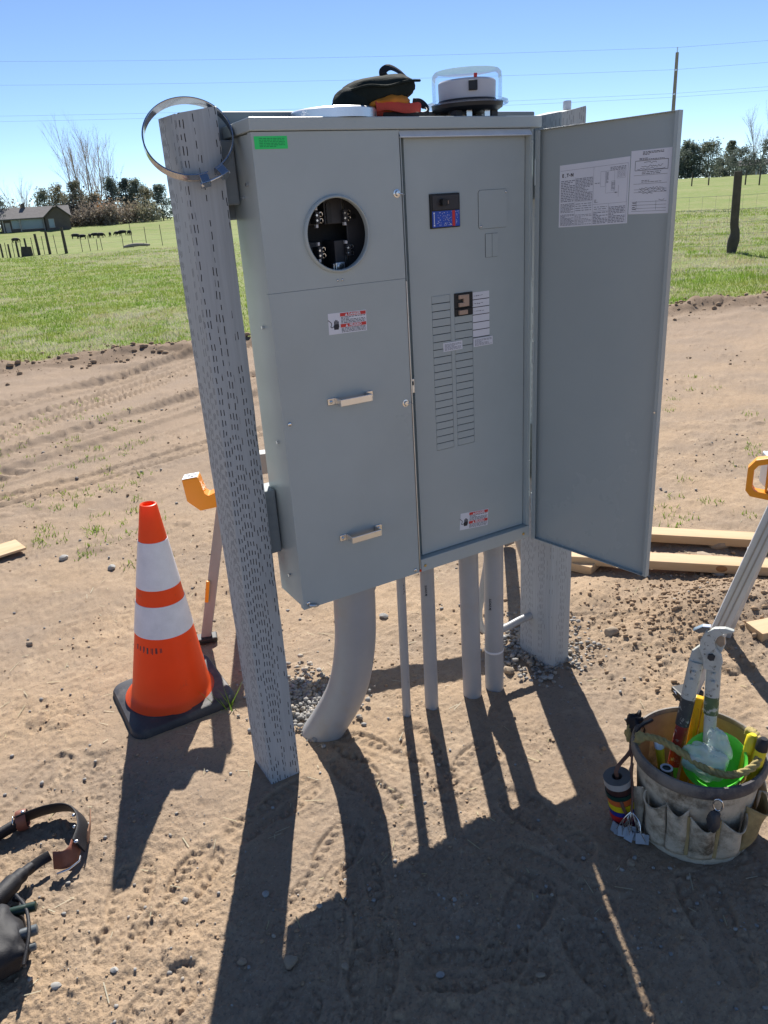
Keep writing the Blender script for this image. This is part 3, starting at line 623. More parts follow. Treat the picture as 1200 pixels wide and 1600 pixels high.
# shell: back, sides, floor, divider
s = MB(); s.box(0.004, 0.748, 0.143, 0.150, Z0+0.002, 1.649); s.box(0.004, 0.0065, 0.019, 0.143, Z0+0.002, 1.649)
s.box(0.7455, 0.748, 0.004, 0.143, Z0+0.002, 1.649); s.box(0.0065, 0.7455, 0.019, 0.143, Z0+0.002, Z0+0.0045)
s.box(0.3545, 0.357, 0.019, 0.143, Z0+0.0045, 1.649)
cbuild('shell', s, M_panel)
cbuild('hood', MB().add([(-0.004,-0.006,1.652),(0.767,-0.006,1.652),(0.767,0.151,1.650),(-0.004,0.151,1.650),(-0.004,-0.006,1.6775),(0.767,-0.006,1.6775),(0.767,0.151,1.6745),(-0.004,0.151,1.6745)], [(0,3,2,1),(4,5,6,7),(0,1,5,4),(1,2,6,5),(2,3,7,6),(3,0,4,7)]), M_panel, bevel=0.0022)
# left covers
lc = MB(); lc.box(0.0, 0.3525, 0.0, 0.018, Z0, 1.3315); cbuild('lower_cover', lc, M_panel, bevel=0.0006)
uc = MB(); plate_hole(uc, 0.0, 0.3525, 1.3321, 1.6505, 0.178, 1.443, 0.0770, 0.0)
uc.add([(0,0,1.3321),(0.3525,0,1.3321),(0.3525,0,1.6505),(0,0,1.6505),(0,0.018,1.3321),(0.3525,0.018,1.3321),(0.3525,0.018,1.6505),(0,0.018,1.6505)], [(0,1,5,4),(1,2,6,5),(2,3,7,6),(3,0,4,7)])
cbuild('upper_cover', uc, M_panel, fix=False)
rg = MB(); prof = [(0.0757, 0.006), (0.0753, -0.006), (0.0758, -0.0085), (0.0775, -0.0098), (0.0800, -0.0090), (0.0818, -0.0055), (0.0825, 0.0005)]
N = 72
for (r_, yy) in prof:
    for k in range(N): rg.v.append((0.178+r_*math.cos(2*math.pi*k/N), yy, 1.443+r_*math.sin(2*math.pi*k/N)))
for i in range(len(prof)-1):
    for k in range(N): rg.f.append((i*N+k, i*N+(k+1) % N, (i+1)*N+(k+1) % N, (i+1)*N+k)); rg.m.append(0)
cbuild('socket_rim', rg, M_panel, smooth=50)
# meter socket interior
cbuild('socket_back', MB().box(0.05, 0.31, 0.118, 0.124, 1.34, 1.56), M_dark)
b = MB(); b.box(0.178, 0.2345, 0.055, 0.117, 1.464, 1.57); b.box(0.198, 0.2345, 0.055, 0.117, 1.345, 1.428); b.box(0.236, 0.30, 0.060, 0.066, 1.34, 1.56); b.box(0.11, 0.168, 0.07, 0.117, 1.464, 1.52); b.box(0.11, 0.170, 0.07, 0.117, 1.36, 1.428)
cbuild('insulator_block', b, M_black2, bevel=0.002)
b = MB(); pl = [(0.188+0.006*math.cos(R(a)), 1.505+0.006*math.sin(R(a))) for a in range(0, 181, 30)] + [(0.182, 1.466), (0.194, 1.466)]
b.prism(pl[::-1], lambda u, v, t: (u, t, v), 0.050, 0.0545); cbuild('slot', b, M_black)
for (jx, jz) in ((0.164, 1.4795), (0.235, 1.4805), (0.164, 1.4045), (0.237, 1.405)):
    j = cbuild('meter_jaw', MB().box(jx-0.015, jx-0.004, 0.040, 0.07, jz-0.013, jz+0.013), M_black2, bevel=0.001)
    for dz in (0.0068, -0.0068):
        pts = [(jx+0.004*math.cos(R(a)), 0.044, jz+dz+0.0048*math.sin(R(a))) for a in range(0, 360, 30)]
        cbuild('spring_clip', MB().tube(pts, 0.0013, 6, closed=True), M_steel, parent=j, smooth=60)
    for dz in (-0.0055, 0.0055):
        cbuild('jaw_bolt', MB().cyl((jx-0.0135, 0.036, jz+dz), (jx-0.0135, 0.045, jz+dz), 0.0024, 8), M_steel, parent=j)
for (bx, bz) in ((0.153, 1.499), (0.152, 1.462), (0.224, 1.463), (0.152, 1.424), (0.152, 1.388), (0.223, 1.423)):
    cbuild('terminal_nut', MB().box(bx-0.0028, bx+0.0028, 0.042, 0.052, bz-0.0036, bz+0.0036), M_pvcw, bevel=0.0008)
cbuild('bus_bar', MB().box(0.2205, 0.2262, 0.048, 0.053, 1.494, 1.56), M_steel); cbuild('bus_bar', MB().box(0.2212, 0.2262, 0.046, 0.052, 1.34, 1.393), M_steel)
lg = cbuild('neutral_lug', MB().box(0.190, 0.2145, 0.040, 0.058, 1.3625, 1.3805).box(0.185, 0.188, 0.042, 0.058, 1.362, 1.379), M_alu, bevel=0.0015)
cbuild('lug_screw', MB().cyl((0.2025, 0.036, 1.3715), (0.2025, 0.041, 1.3715), 0.0065, 16), M_steel, parent=lg, smooth=40)
cbuild('socket_hole', MB().cyl((0.256, 0.0585, 1.477), (0.256, 0.0605, 1.477), 0.006, 14), M_black)
# small screws, latches
def screw(x, z, y=0.0, r=0.0045, mat=M_steel, parent=cab, name='screw', slot=True):
    o = build(name, MB().lathe([(0, -0.0028), (r*0.7, -0.0026), (r, -0.0012), (r, 0.0)], (0, 0, 0), 16).xf(Matrix.Translation((x, y, z)) @ Matrix.Rotation(R(-90), 4, 'X') @ Matrix.Scale(-1, 4, (0, 0, 1)) @ Matrix.Scale(-1, 4, (0, 0, 1))), mat, parent, smooth=60)
    return o
for (x, z) in ((0.016, 1.037), (0.014, 0.566), (0.339, 0.562)): screw(x, z, r=0.0052)
for (x, z) in ((0.171, 1.345), (0.183, 1.345)): screw(x, z, r=0.0026)
for (x, z) in ((0.372, 0.566), (0.722, 0.566)): screw(x, z, 0.0, 0.0042, M_brass)
for (yy, zz) in ((0.055, 1.555), (0.06, 1.255), (0.05, 0.985), (0.075, 0.62), (0.085, 1.53)):
    build('screw', MB().cyl((0.004, yy, zz), (-0.002, yy, zz), 0.004, 10), M_steel, cab)
for (x, z) in ((0.340, 1.520), (0.335, 1.031)):
    la = build('cover_latch', MB().lathe([(0, -0.007), (0.005, -0.0065), (0.0062, -0.004), (0.0062, -0.0015), (0.0092, -0.001), (0.0096, 0)], n=20).xf(Matrix.Translation((x, 0, z)) @ Matrix.Rotation(R(-90), 4, 'X')), M_steel, cab, smooth=50)
    build('latch_wire', MB().tube(bez([(x+0.002, -0.007, z), (x+0.010, -0.009, z-0.002), (x+0.019, -0.004, z-0.004)], 4), 0.0011, 6), M_steel, la, smooth=60)
# cover handles
for (hz, xx) in ((1.071, 0.0), (0.7175, 0.0)):
    h = MB(); zc = hz
    h.box(0.137, 0.223, -0.034, -0.0315, zc-0.0085, zc+0.0085); h.box(0.137, 0.1395, -0.0315, -0.0005, zc-0.0085, zc+0.0085); h.box(0.2205, 0.223, -0.0315, -0.0005, zc-0.0085, zc+0.0085)
    ho = cbuild('pull_handle', h, M_alu, bevel=0.0012)
    for tx in (0.1275, 0.2325):
        cbuild('handle_tab', MB().box(tx-0.0095, tx+0.0095, -0.0025, -0.0002, zc-0.0075, zc+0.0085), M_steel, parent=ho, bevel=0.001)
        screw(tx-0.001, zc, -0.0025, 0.004, M_galv, ho, 'handle_screw')
# right compartment: dead front with cut-outs
DX0, DX1, DZ0, DZ1, DY = 0.377, 0.7345, 0.5885, 1.642, 0.02
c1a, c1b, c2a, c2b, sz0, sz1 = 0.438, 0.4945, 0.5065, 0.563, 0.878, 1.279
PT = 0.4011/21
d = MB()
for (a0, a1, q0, q1) in ((DX0, c1a, sz0, sz1), (c1b, c2a, sz0, sz1), (c2b, DX1, sz0, sz1), (DX0, DX1, DZ0, sz0), (DX0, DX1, sz1, 1.4365), (DX0, 0.4412, 1.4365, 1.5145), (0.5272, DX1, 1.4365, 1.5145), (DX0, DX1, 1.5145, DZ1)):
    d.add([(a0, DY, q0), (a1, DY, q0), (a1, DY, q1), (a0, DY, q1)], [(0, 1, 2, 3)])
for (a0, a1, q0, q1) in ((c1a, c1b, sz0, sz1), (c2a, c2b, sz0, sz1), (0.4412, 0.5272, 1.4365, 1.5145)):
    d.add([(a0,DY,q0),(a1,DY,q0),(a1,DY,q1),(a0,DY,q1),(a0,DY+.0018,q0),(a1,DY+.0018,q0),(a1,DY+.0018,q1),(a0,DY+.0018,q1)], [(0,4,5,1),(1,5,6,2),(2,6,7,3),(3,7,4,0)])
d.add([(DX0,DY,DZ0),(DX0,DY,DZ1),(DX0,DY+.012,DZ1),(DX0,DY+.012,DZ0)], [(0,1,2,3)])
cbuild('dead_front', d, M_panel, fix=False)
cbuild('chassis', MB().box(0.39, 0.72, 0.036, 0.04, 0.62, 1.60), M_dark)
nkp = 0
base = None
for cidx, (xa, xb) in enumerate(((c1a, c1b), (c2a, c2b))):
    for k in range(21):
        if cidx == 1 and k < 3: continue
        q1 = sz1-k*PT; q0 = q1-PT
        if base is None:
            base = MB().box(-0.5*(xb-xa)+0.0004, 0.5*(xb-xa)-0.0013, -0.0016, 0.0012, -0.5*PT+0.0013, 0.5*PT-0.0003)
            kb = build('knockout_plate', base, M_panel, bevel=0.0006); kb.parent = cab; ko = kb
        else:
            ko = kb.copy(); col.objects.link(ko); ko.parent = cab
        ko.location = Vector(((xa+xb)/2, DY+0.0004, (q0+q1)/2))-Vector(cab['_o'])
# branch breakers and circuit labels
for (k0, k1, nm) in ((0, 2, 'double_pole_breaker'), (2, 3, 'single_pole_breaker')):
    za, zb = sz1-k1*PT, sz1-k0*PT
    bo = cbuild(nm, MB().box(c2a+0.0003, c2b-0.0003, DY-0.004, DY+0.014, za+0.0004, zb-0.0004), M_black, bevel=0.001)
    if k1-k0 == 2:
        t = MB(); zc = (za+zb)/2
        for dz in (-PT/2, PT/2): t.box(c2a+0.010, c2a+0.034, DY-0.010, DY-0.003, zc+dz-0.005, zc+dz+0.005)
        t.box(c2a+0.024, c2a+0.040, DY-0.011, DY-0.0035, zc-PT/2-0.0048, zc+PT/2+0.0048)
        cbuild('toggle', t, M_tan, parent=bo, bevel=0.001)
    else:
        cbuild('toggle', MB().box(c2a+0.010, c2a+0.036, DY-0.010, DY-0.003, (za+zb)/2-0.0055, (za+zb)/2+0.0055), M_tan, parent=bo, bevel=0.001)
for k in range(6):
    q1 = 1.2755-k*0.0192
    t = cbuild('circuit_label', MB().box(0.5645, 0.618, DY-0.0004, DY+0.0002, q1-0.0172, q1), M_white)
    if k < 3:
        rl = random.Random(k); mk = MB(); xx = 0.568
        while xx < 0.596: 
            ww_ = rl.uniform(0.002, 0.006); mk.box(xx, xx+ww_, DY-0.0009, DY-0.0005, q1-0.010+rl.uniform(-.001, .001), q1-0.0085+rl.uniform(-.001, .001)); xx += ww_+rl.uniform(0.001, 0.003)
        cbuild('handwriting', mk, M_inkg, parent=t)
    cbuild('label_gap', MB().box(0.564, 0.618, DY-0.0003, DY+0.0003, q1-0.0192, q1-0.0174), M_ink, parent=t)
def textlines(mb, x0, x1, z0, z1, y, rows, seed, fn=None, th=0.45, minw=0.3):
    """rows of unreadable small print as thin strokes"""
    rl = random.Random(seed); fn = fn or (lambda u, t, v: (u, t, v)); dz = (z1-z0)/rows
    for r_ in range(rows):
        zc = z1-(r_+0.5)*dz; x = x0; end = x1 if rl.random() < 0.75 else x0+(x1-x0)*rl.uniform(minw, 0.9)
        while x < end:
            w_ = min(rl.uniform(0.9, 3.2)*dz, end-x); h_ = dz*th/2
            mb.add([fn(x, y, zc-h_), fn(x+w_, y, zc-h_), fn(x+w_, y, zc+h_), fn(x, y, zc+h_)], [(0, 1, 2, 3)]); x += w_+dz*0.55
    return mb
def place_text(mb, txt, size, cx, cz, y, fn=None, bold=0.0, align='CENTER', sx=1.0, rot=0.0):
    v, f = text_geo(txt, size, align, bold); fn = fn or (lambda u, t, v: (u, t, v)); c, s_ = math.cos(rot), math.sin(rot)
    mb.add([fn(cx+(p[0]*c*sx-p[1]*s_), y, cz+(p[0]*s_*sx+p[1]*c)) for p in v], f); return mb
for (xa, xb, qa, qb, sd_) in ((0.468, 0.528, 1.138, 1.160, 3), (0.564, 0.627, 1.137, 1.159, 4)):
    t = cbuild('notice_sticker', MB().box(xa, xb, DY-0.0022, DY-0.0015, qa, qb), M_white)
    cbuild('small_print', textlines(MB(), xa+0.004, xb-0.004, qa+0.002, qb-0.003, DY-0.0026, 6, sd_), M_inkg, parent=t)
# main breaker
mbk = cbuild('main_breaker', MB().box(0.4415, 0.5269, DY-0.006, DY+0.014, 1.4368, 1.5142), M_black, bevel=0.0012)
cbuild('breaker_escutcheon', MB().box(0.446, 0.5225, DY-0.0082, DY-0.0058, 1.478, 1.511), M_black2, parent=mbk, bevel=0.001)
cbuild('main_toggle', MB().box(0.466, 0.480, DY-0.022, DY-0.008, 1.487, 1.502).box(0.4805, 0.489, DY-0.016, DY-0.008, 1.489, 1.500), M_black, parent=mbk, bevel=0.0015)
cbuild('breaker_mark', MB().box(0.4845, 0.4868, DY-0.0166, DY-0.0161, 1.491, 1.498), M_tan, parent=mbk)
bl_ = cbuild('rating_label', MB().box(0.4445, 0.5245, DY-0.0072, DY-0.0062, 1.4395, 1.4755), M_blue, parent=mbk)
wm = MB(); rl = random.Random(9)
for k in range(70):
    xx = rl.uniform(0.456, 0.500); zz = rl.uniform(1.442, 1.473); wm.add([(xx, DY-0.0076, zz), (xx+rl.uniform(.0008, .004), DY-0.0076, zz), (xx+.002, DY-0.0076, zz+0.0009), (xx, DY-0.0076, zz+0.0009)], [(0, 1, 2, 3)])
for k in range(12):
    xx = rl.uniform(0.512, 0.521); zz = rl.uniform(1.442, 1.473); wm.add([(xx, DY-0.0076, zz), (xx+0.0022, DY-0.0076, zz), (xx+.0022, DY-0.0076, zz+0.001), (xx, DY-0.0076, zz+0.001)], [(0, 1, 2, 3)])
wm.box(0.4475, 0.4515, DY-0.0078, DY-0.0074, 1.442, 1.446); wm.box(0.4475, 0.4515, DY-0.0078, DY-0.0074, 1.469, 1.473); wm.box(0.4485, 0.4505, DY-0.0078, DY-0.0074, 1.447, 1.468)
cbuild('label_print', wm, M_white, parent=mbk)
cbuild('red_stripe', MB().box(0.5025, 0.5105, DY-0.0080, DY-0.0073, 1.4398, 1.4752), M_red, parent=mbk)
# cover plate and slotted filler on the dead front
def rrect(x0, x1, z0, z1, r, n=5):
    o = []
    for cx, cz, a0 in ((x1-r, z1-r, 0), (x0+r, z1-r, 90), (x0+r, z0+r, 180), (x1-r, z0+r, 270)):
        for k in range(n+1):
            a = R(a0+90*k/n); o.append((cx+r*math.cos(a), cz+r*math.sin(a)))
    return o
XZ = lambda u, v, t: (u, t, v)
cbuild('blank_outline', MB().prism(rrect(0.5862, 0.6788, 1.4262, 1.5168, 0.0075), XZ, DY-0.0006, DY-0.0001), M_black2)  # thin dark sheet drawing the cut line round the plate
kp = cbuild('blank_plate', MB().prism(rrect(0.5868, 0.6782, 1.4268, 1.5162, 0.007), XZ, DY-0.0022, DY-0.0006), M_panel, bevel=0.0004)
screw(0.672, 1.510, DY-0.0022, 0.003, M_steel, kp, 'plate_screw'); screw(0.593, 1.433, DY-0.0022, 0.003, M_steel, kp, 'plate_screw')
cbuild('filler_outline', MB().prism(rrect(0.6066, 0.6484, 1.3574, 1.4146, 0.002), XZ, DY-0.0006, DY-0.0001), M_black2)  # dark sheet behind the filler pair, drawing their outline
cbuild('filler_plate', MB().box(0.6074, 0.6272, DY-0.0022, DY-0.0006, 1.358, 1.414), M_panel, bevel=0.0005); cbuild('filler_plate', MB().box(0.6284, 0.6476, DY-0.0022, DY-0.0006, 1.358, 1.414), M_panel, bevel=0.0005)
# frame of the right compartment
cbuild('bottom_flange', MB().box(0.359, 0.7452, 0.0, 0.0022, 0.5495, 0.5865).box(0.359, 0.7452, 0.0022, 0.034, 0.5840, 0.5865), M_panel, bevel=0.0008)
cbuild('hinge_jamb', MB().box(0.7365, 0.7452, 0.0025, 0.036, 0.588, 1.649).box(0.7385, 0.7400, -0.0005, 0.0025, 0.588, 1.649), M_panel, bevel=0.0006)
cbuild('latch_channel', MB().box(0.3575, 0.3595, 0.003, 0.036, 0.552, 1.640).box(0.3595, 0.377, 0.034, 0.036, 0.588, 1.640), M_panel)
cbuild('seal_strip', MB().box(0.3532, 0.3552, -0.0012, 0.012, 0.56, 1.325), M_galv)
cbuild('drip_strip', MB().add([(0.3545,-0.0035,1.6375),(0.738,-0.0035,1.6375),(0.738,0.006,1.6505),(0.3545,0.006,1.6505)], [(0,1,2,3)]).box(0.3545, 0.738, -0.0035, 0.012, 1.6355, 1.6373), M_drip)
st = cbuild('strike_plate', MB().box(0.3597, 0.371, 0.010, 0.013, 1.050, 1.086), M_galv, bevel=0.001)
cbuild('strike_hole', MB().box(0.3635, 0.3675, 0.0085, 0.0098, 1.070, 1.080), M_dark, parent=st)
for zz in (1.625, 1.617, 1.16, 0.79, 0.70): screw(0.7412, zz, 0.002, 0.002, M_steel, cab, 'rivet')
cbuild('wire_seal', MB().tube(bez([(0.014, -0.003, 0.561), (0.03, -0.006, 0.556), (0.05, 0.02, 0.543), (0.075, 0.05, 0.535)], 5), 0.0045, 8), M_galv, smooth=60)
cbuild('orange_tag', MB().box(0.3535, 0.3585, -0.001, 0.003, 0.5515, 0.5575), M_orange)
# danger stickers
def danger(xa, za, w_, h_, rot, y, nm):
    c, s_ = math.cos(rot), math.sin(rot); fn = lambda u, t, v: (xa+u*c-v*s_, t, za+u*s_+v*c)
    def rect(mb, u0, u1, v0, v1, dy): mb.add([fn(u0, y-dy, v0), fn(u1, y-dy, v0), fn(u1, y-dy, v1), fn(u0, y-dy, v1)], [(0, 1, 2, 3)]); return mb
    p = MB(); pts = [(0, 0), (w_, 0), (w_, h_), (0, h_)]; p.prism(pts, lambda u, v, t: fn(u, t, v), y-0.0006, y-0.0001)
    o = cbuild('danger_sticker', p, M_white); o['label'] = nm
    u0 = w_*0.31
    rr_ = MB(); rect(rr_, u0, w_*0.985, h_*0.81, h_*0.97, 0.0009); rect(rr_, u0, w_*0.985, h_*0.29, h_*0.45, 0.0009); cbuild('red_banner', rr_, M_red, parent=o)
    t = MB(); place_text(t, 'DANGER', h_*0.17, w_*0.685, h_*0.885, y-0.0012, fn, 0.0003); place_text(t, 'PELIGRO', h_*0.17, w_*0.70, h_*0.365, y-0.0012, fn, 0.0003)
    for vv in (0.825, 0.305): t.add([fn(w_*0.435, y-0.0012, h_*vv), fn(w_*0.505, y-0.0012, h_*vv), fn(w_*0.47, y-0.0012, h_*(vv+0.125))], [(0, 1, 2)])
    cbuild('banner_lettering', t, M_white, parent=o)
    k = MB(); textlines(k, u0+0.002, w_*0.97, h_*0.47, h_*0.80, y-0.0009, 5, 11, fn); textlines(k, u0+0.002, w_*0.97, h_*0.04, h_*0.28, y-0.0009, 4, 12, fn)
    # hand and arc pictogram
    hx, hz = w_*0.205, h_*0.36; sc_ = h_/0.048
    hand = [(-0.0075, 0.0), (-0.0065, -0.007), (0.0045, -0.007), (0.0065, -0.001), (0.0068, 0.010), (0.0054, 0.0115), (0.0044, 0.004), (0.0038, 0.0135), (0.0020, 0.0140), (0.0014, 0.0050), (0.0002, 0.0150), (-0.0018, 0.0150), (-0.0018, 0.0045), (-0.0040, 0.0120), (-0.0057, 0.0112), (-0.0050, 0.003)]
    # fan of convex pieces
    def quad(*q): k.add([fn(hx+a*sc_, y-0.0009, hz+b*sc_) for a, b in q], [tuple(range(len(q)))])
    quad((-0.0065, -0.007), (0.0045, -0.007), (0.0068, 0.0), (0.0062, 0.005), (-0.0062, 0.005), (-0.008, 0.001))
    for fx_, fh in ((-0.0050, 0.0125), (-0.0018, 0.015), (0.0014, 0.0142), (0.0045, 0.0115)): quad((fx_-0.0012, 0.005), (fx_+0.0013, 0.005), (fx_+0.0013, fh), (fx_-0.0010, fh))
    arc = [(-0.0215, 0.016), (-0.0125, 0.0085), (-0.0135, 0.003), (-0.0155, 0.001), (-0.0125, -0.002), (-0.008, 0.0)]
    for (a, b), (c_, d_) in zip(arc, arc[1:]):
        nx, nz = -(d_-b), (c_-a); L = math.hypot(nx, nz); nx, nz = nx/L*0.0008, nz/L*0.0008; quad((a-nx, b-nz), (c_-nx, d_-nz), (c_+nx, d_+nz), (a+nx, b+nz))
    cbuild('printed_text', k, M_ink, parent=o)
danger(0.1375, 1.2262, 0.1005, 0.0478, R(-1.0), 0.0, 'red and white danger sticker under the meter socket')
danger(0.5055, 0.6285, 0.0985, 0.0500, R(-5.0), DY, 'crooked red and white danger sticker at the bottom of the dead front')
gs = cbuild('green_sticker', MB().box(0.0055, 0.0790, -0.0007, -0.0001, 1.6185, 1.6425), M_green)
cbuild('sticker_print', textlines(MB(), 0.016, 0.073, 1.6215, 1.6395, -0.0010, 6, 21, None, 0.35), M_gink, parent=gs)

# door, hung on the right jamb and swung open towards the viewer
HX, HY = 0.7505, -0.001
du = Vector((0.166, -0.986, 0)).normalized(); dn = Vector((-0.986, -0.166, 0)).normalized()   # dn points to the inner face side
DW, DB, DT = 0.3845, 0.544, 1.6465
def dfn(u, t, v): p = Vector((HX, HY, 0))+du*u+dn*t; return (p.x, p.y, v)
def dbox(mb, u0, u1, t0, t1, v0, v1):
    v = [dfn(u0,t0,v0),dfn(u1,t0,v0),dfn(u1,t1,v0),dfn(u0,t1,v0),dfn(u0,t0,v1),dfn(u1,t0,v1),dfn(u1,t1,v1),dfn(u0,t1,v1)]
    return mb.add(v, [(0,3,2,1),(4,5,6,7),(0,1,5,4),(1,2,6,5),(2,3,7,6),(3,0,4,7)])
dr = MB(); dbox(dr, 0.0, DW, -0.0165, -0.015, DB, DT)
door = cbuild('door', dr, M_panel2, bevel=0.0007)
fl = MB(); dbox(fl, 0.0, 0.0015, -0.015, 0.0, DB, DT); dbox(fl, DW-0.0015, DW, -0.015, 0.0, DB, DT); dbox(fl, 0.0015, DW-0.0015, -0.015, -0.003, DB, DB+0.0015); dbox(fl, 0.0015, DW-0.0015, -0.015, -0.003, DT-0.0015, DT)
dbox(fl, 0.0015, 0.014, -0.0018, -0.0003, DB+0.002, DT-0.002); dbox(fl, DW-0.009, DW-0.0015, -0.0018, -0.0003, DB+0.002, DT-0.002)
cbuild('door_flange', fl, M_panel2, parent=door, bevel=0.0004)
for zz in (0.66, 1.10, 1.55): cbuild('hinge', MB().cyl((0.7495, -0.003, zz-0.03), (0.7495, -0.003, zz+0.03), 0.0024, 10), M_panel, parent=door, smooth=50)
screw_d = MB().cyl(dfn(DW-0.006, -0.0003, 0.99), dfn(DW-0.006, 0.002, 0.99), 0.0024, 10); cbuild('door_rivet', screw_d, M_steel, parent=door)
TI = -0.0149
def dquad(mb, u0, u1, v0, v1, t, sh=0.0, mi=0):
    """rectangle on the door's inner face; sh lifts the right end"""
    mb.add([dfn(u0, t, v0), dfn(u1, t, v0+sh), dfn(u1, t, v1+sh), dfn(u0, t, v1)], [(0, 1, 2, 3)], mi); return mb
def sheet(u0, u1, v0, v1, sh, t):
    m_ = MB(); m_.add([dfn(u0,t,v0),dfn(u1,t,v0+sh),dfn(u1,t,v1+sh),dfn(u0,t,v1),dfn(u0,TI,v0),dfn(u1,TI,v0+sh),dfn(u1,TI,v1+sh),dfn(u0,TI,v1)], [(0,1,2,3),(0,4,5,1),(1,5,6,2),(2,6,7,3),(3,7,4,0)]); return m_
l1 = cbuild('wiring_diagram_label', sheet(0.066, 0.263, 1.4175, 1.5605, 0.006, TI+0.0006), M_white, parent=door)
l2 = cbuild('inspection_form', sheet(0.2655, 0.367, 1.4425, 1.5765, 0.0, TI+0.0009), M_white, parent=door)
T1, T2 = TI+0.0010, TI+0.0013
sk = lambda u, t, v: dfn(u, t, v+(u-0.066)/0.197*0.006)
ink = MB(); U0, V0 = 0.066, 1.4175
def sub(u0, u1, v0, v1, rows, seed, th=0.5): textlines(ink, U0+u0, U0+u1, V0+v0, V0+v1, T1, rows, seed, sk, th)
sub(0.005, 0.046, 0.003, 0.030, 10, 31); sub(0.005, 0.046, 0.033, 0.055, 7, 32); sub(0.005, 0.046, 0.058, 0.108, 13, 33)
sub(0.049, 0.098, 0.003, 0.028, 8, 34, 0.35); sub(0.049, 0.098, 0.058, 0.110, 16, 35); sub(0.102, 0.143, 0.003, 0.030, 8, 36); sub(0.146, 0.190, 0.003, 0.040, 11, 37); sub(0.146, 0.188, 0.117, 0.126, 3, 38)
sub(0.05, 0.096, 0.034, 0.054, 4, 40, 0.3); sub(0.104, 0.14, 0.034, 0.043, 2, 41, 0.3)
def ln(u0, v0, u1, v1, w_=0.0005):
    nx, nz = -(v1-v0), (u1-u0); L = math.hypot(nx, nz); nx, nz = nx/L*w_/2, nz/L*w_/2
    ink.add([sk(U0+a, T1, V0+b) for a, b in ((u0-nx, v0-nz), (u1-nx, v1-nz), (u1+nx, v1+nz), (u0+nx, v0+nz))], [(0, 1, 2, 3)])
for q in ((0.003, 0.13, 0.193, 0.13), (0.100, 0.002, 0.100, 0.13), (0.100, 0.047, 0.193, 0.047), (0.0475, 0.002, 0.0475, 0.112), (0.145, 0.002, 0.145, 0.046), (0.049, 0.057, 0.098, 0.057), (0.193, 0.002, 0.193, 0.13), (0.102, 0.032, 0.144, 0.032)): ln(*q)
# line drawing of the cabinet
for (a0, b0, a1, b1) in ((0.120, 0.085, 0.133, 0.118), (0.135, 0.070, 0.158, 0.118), (0.150, 0.075, 0.160, 0.095), (0.165, 0.100, 0.188, 0.116)):
    for q in ((a0, b0, a1, b0), (a1, b0, a1, b1), (a1, b1, a0, b1), (a0, b1, a0, b0)): ln(*q, 0.0004)
sub(0.136, 0.142, 0.092, 0.116, 12, 42); sub(0.151, 0.159, 0.077, 0.093, 9, 43); sub(0.104, 0.118, 0.092, 0.095, 1, 44); sub(0.167, 0.186, 0.102, 0.115, 5, 45, 0.3); sub(0.104, 0.115, 0.050, 0.058, 3, 46); sub(0.160, 0.168, 0.068, 0.071, 1, 47, 0.8); ln(0.170, 0.060, 0.170, 0.085)
cbuild('diagram_print', ink, M_inkg, parent=l1)
tx = MB(); place_text(tx, 'E', 0.0105, U0+0.0105, V0+0.1185, T1, sk, 0.0004); place_text(tx, 'T', 0.0105, U0+0.0245, V0+0.1185, T1, sk, 0.0004); place_text(tx, 'N', 0.0105, U0+0.0375, V0+0.1185, T1, sk, 0.0005)
tx.add([sk(U0+0.0165, T1, V0+0.1145), sk(U0+0.0195, T1, V0+0.1145), sk(U0+0.0195, T1, V0+0.1165)], [(0, 1, 2)]); tx.add([sk(U0+0.0285, T1, V0+0.1175), sk(U0+0.0325, T1, V0+0.1175), sk(U0+0.0305, T1, V0+0.1205)], [(0, 1, 2)])
cbuild('maker_wordmark', tx, M_ink, parent=l1)
ink = MB(); U0, V0 = 0.2655, 1.4425; sk = lambda u, t, v: dfn(u, t, v); T1 = T2
textlines(ink, U0+0.030, U0+0.082, V0+0.123, V0+0.131, T1, 3, 51, sk); textlines(ink, U0+0.022, U0+0.084, V0+0.113, V0+0.118, T1, 2, 52, sk)
for q in ((0.012, 0.092, 0.094, 0.092, 0.0009), (0.012, 0.112, 0.094, 0.112, 0.0009), (0.012, 0.092, 0.012, 0.112, 0.0009), (0.094, 0.092, 0.094, 0.112, 0.0009), (0.010, 0.064, 0.094, 0.064), (0.010, 0.082, 0.094, 0.082), (0.012, 0.046, 0.094, 0.046), (0.012, 0.052, 0.094, 0.052), (0.008, 0.026, 0.096, 0.026), (0.008, 0.019, 0.096, 0.019), (0.008, 0.012, 0.096, 0.012), (0.020, 0.008, 0.020, 0.028), (0.070, 0.008, 0.070, 0.028), (0.008, 0.006, 0.096, 0.006)): ln(*q)
textlines(ink, U0+0.030, U0+0.078, V0+0.083, V0+0.090, T1, 2, 53, sk, 0.3); textlines(ink, U0+0.03, U0+0.08, V0+0.066, V0+0.072, T1, 2, 54, sk, 0.3); textlines(ink, U0+0.01, U0+0.019, V0+0.008, V0+0.026, T1, 4, 55, sk, 0.3)
rl = random.Random(5)
def scrawl(u0, u1, v, amp, n_):
    pu, pv = u0, v
    for k in range(n_):
        qu = u0+(u1-u0)*(k+1)/n_; qv = v+amp*rl.uniform(-1, 1); ln(pu, pv, qu, qv, 0.0007); pu, pv = qu, qv
scrawl(0.034, 0.066, 0.1075, 0.0018, 12); scrawl(0.028, 0.082, 0.1000, 0.0022, 20); scrawl(0.018, 0.088, 0.0945, 0.0018, 16)
scrawl(0.026, 0.090, 0.0545, 0.0024, 20); scrawl(0.024, 0.094, 0.0485, 0.0026, 18); scrawl(0.034, 0.060, 0.0435, 0.002, 6); scrawl(0.076, 0.090, 0.030, 0.0028, 5)
cbuild('form_print', ink, M_ink, parent=l2)

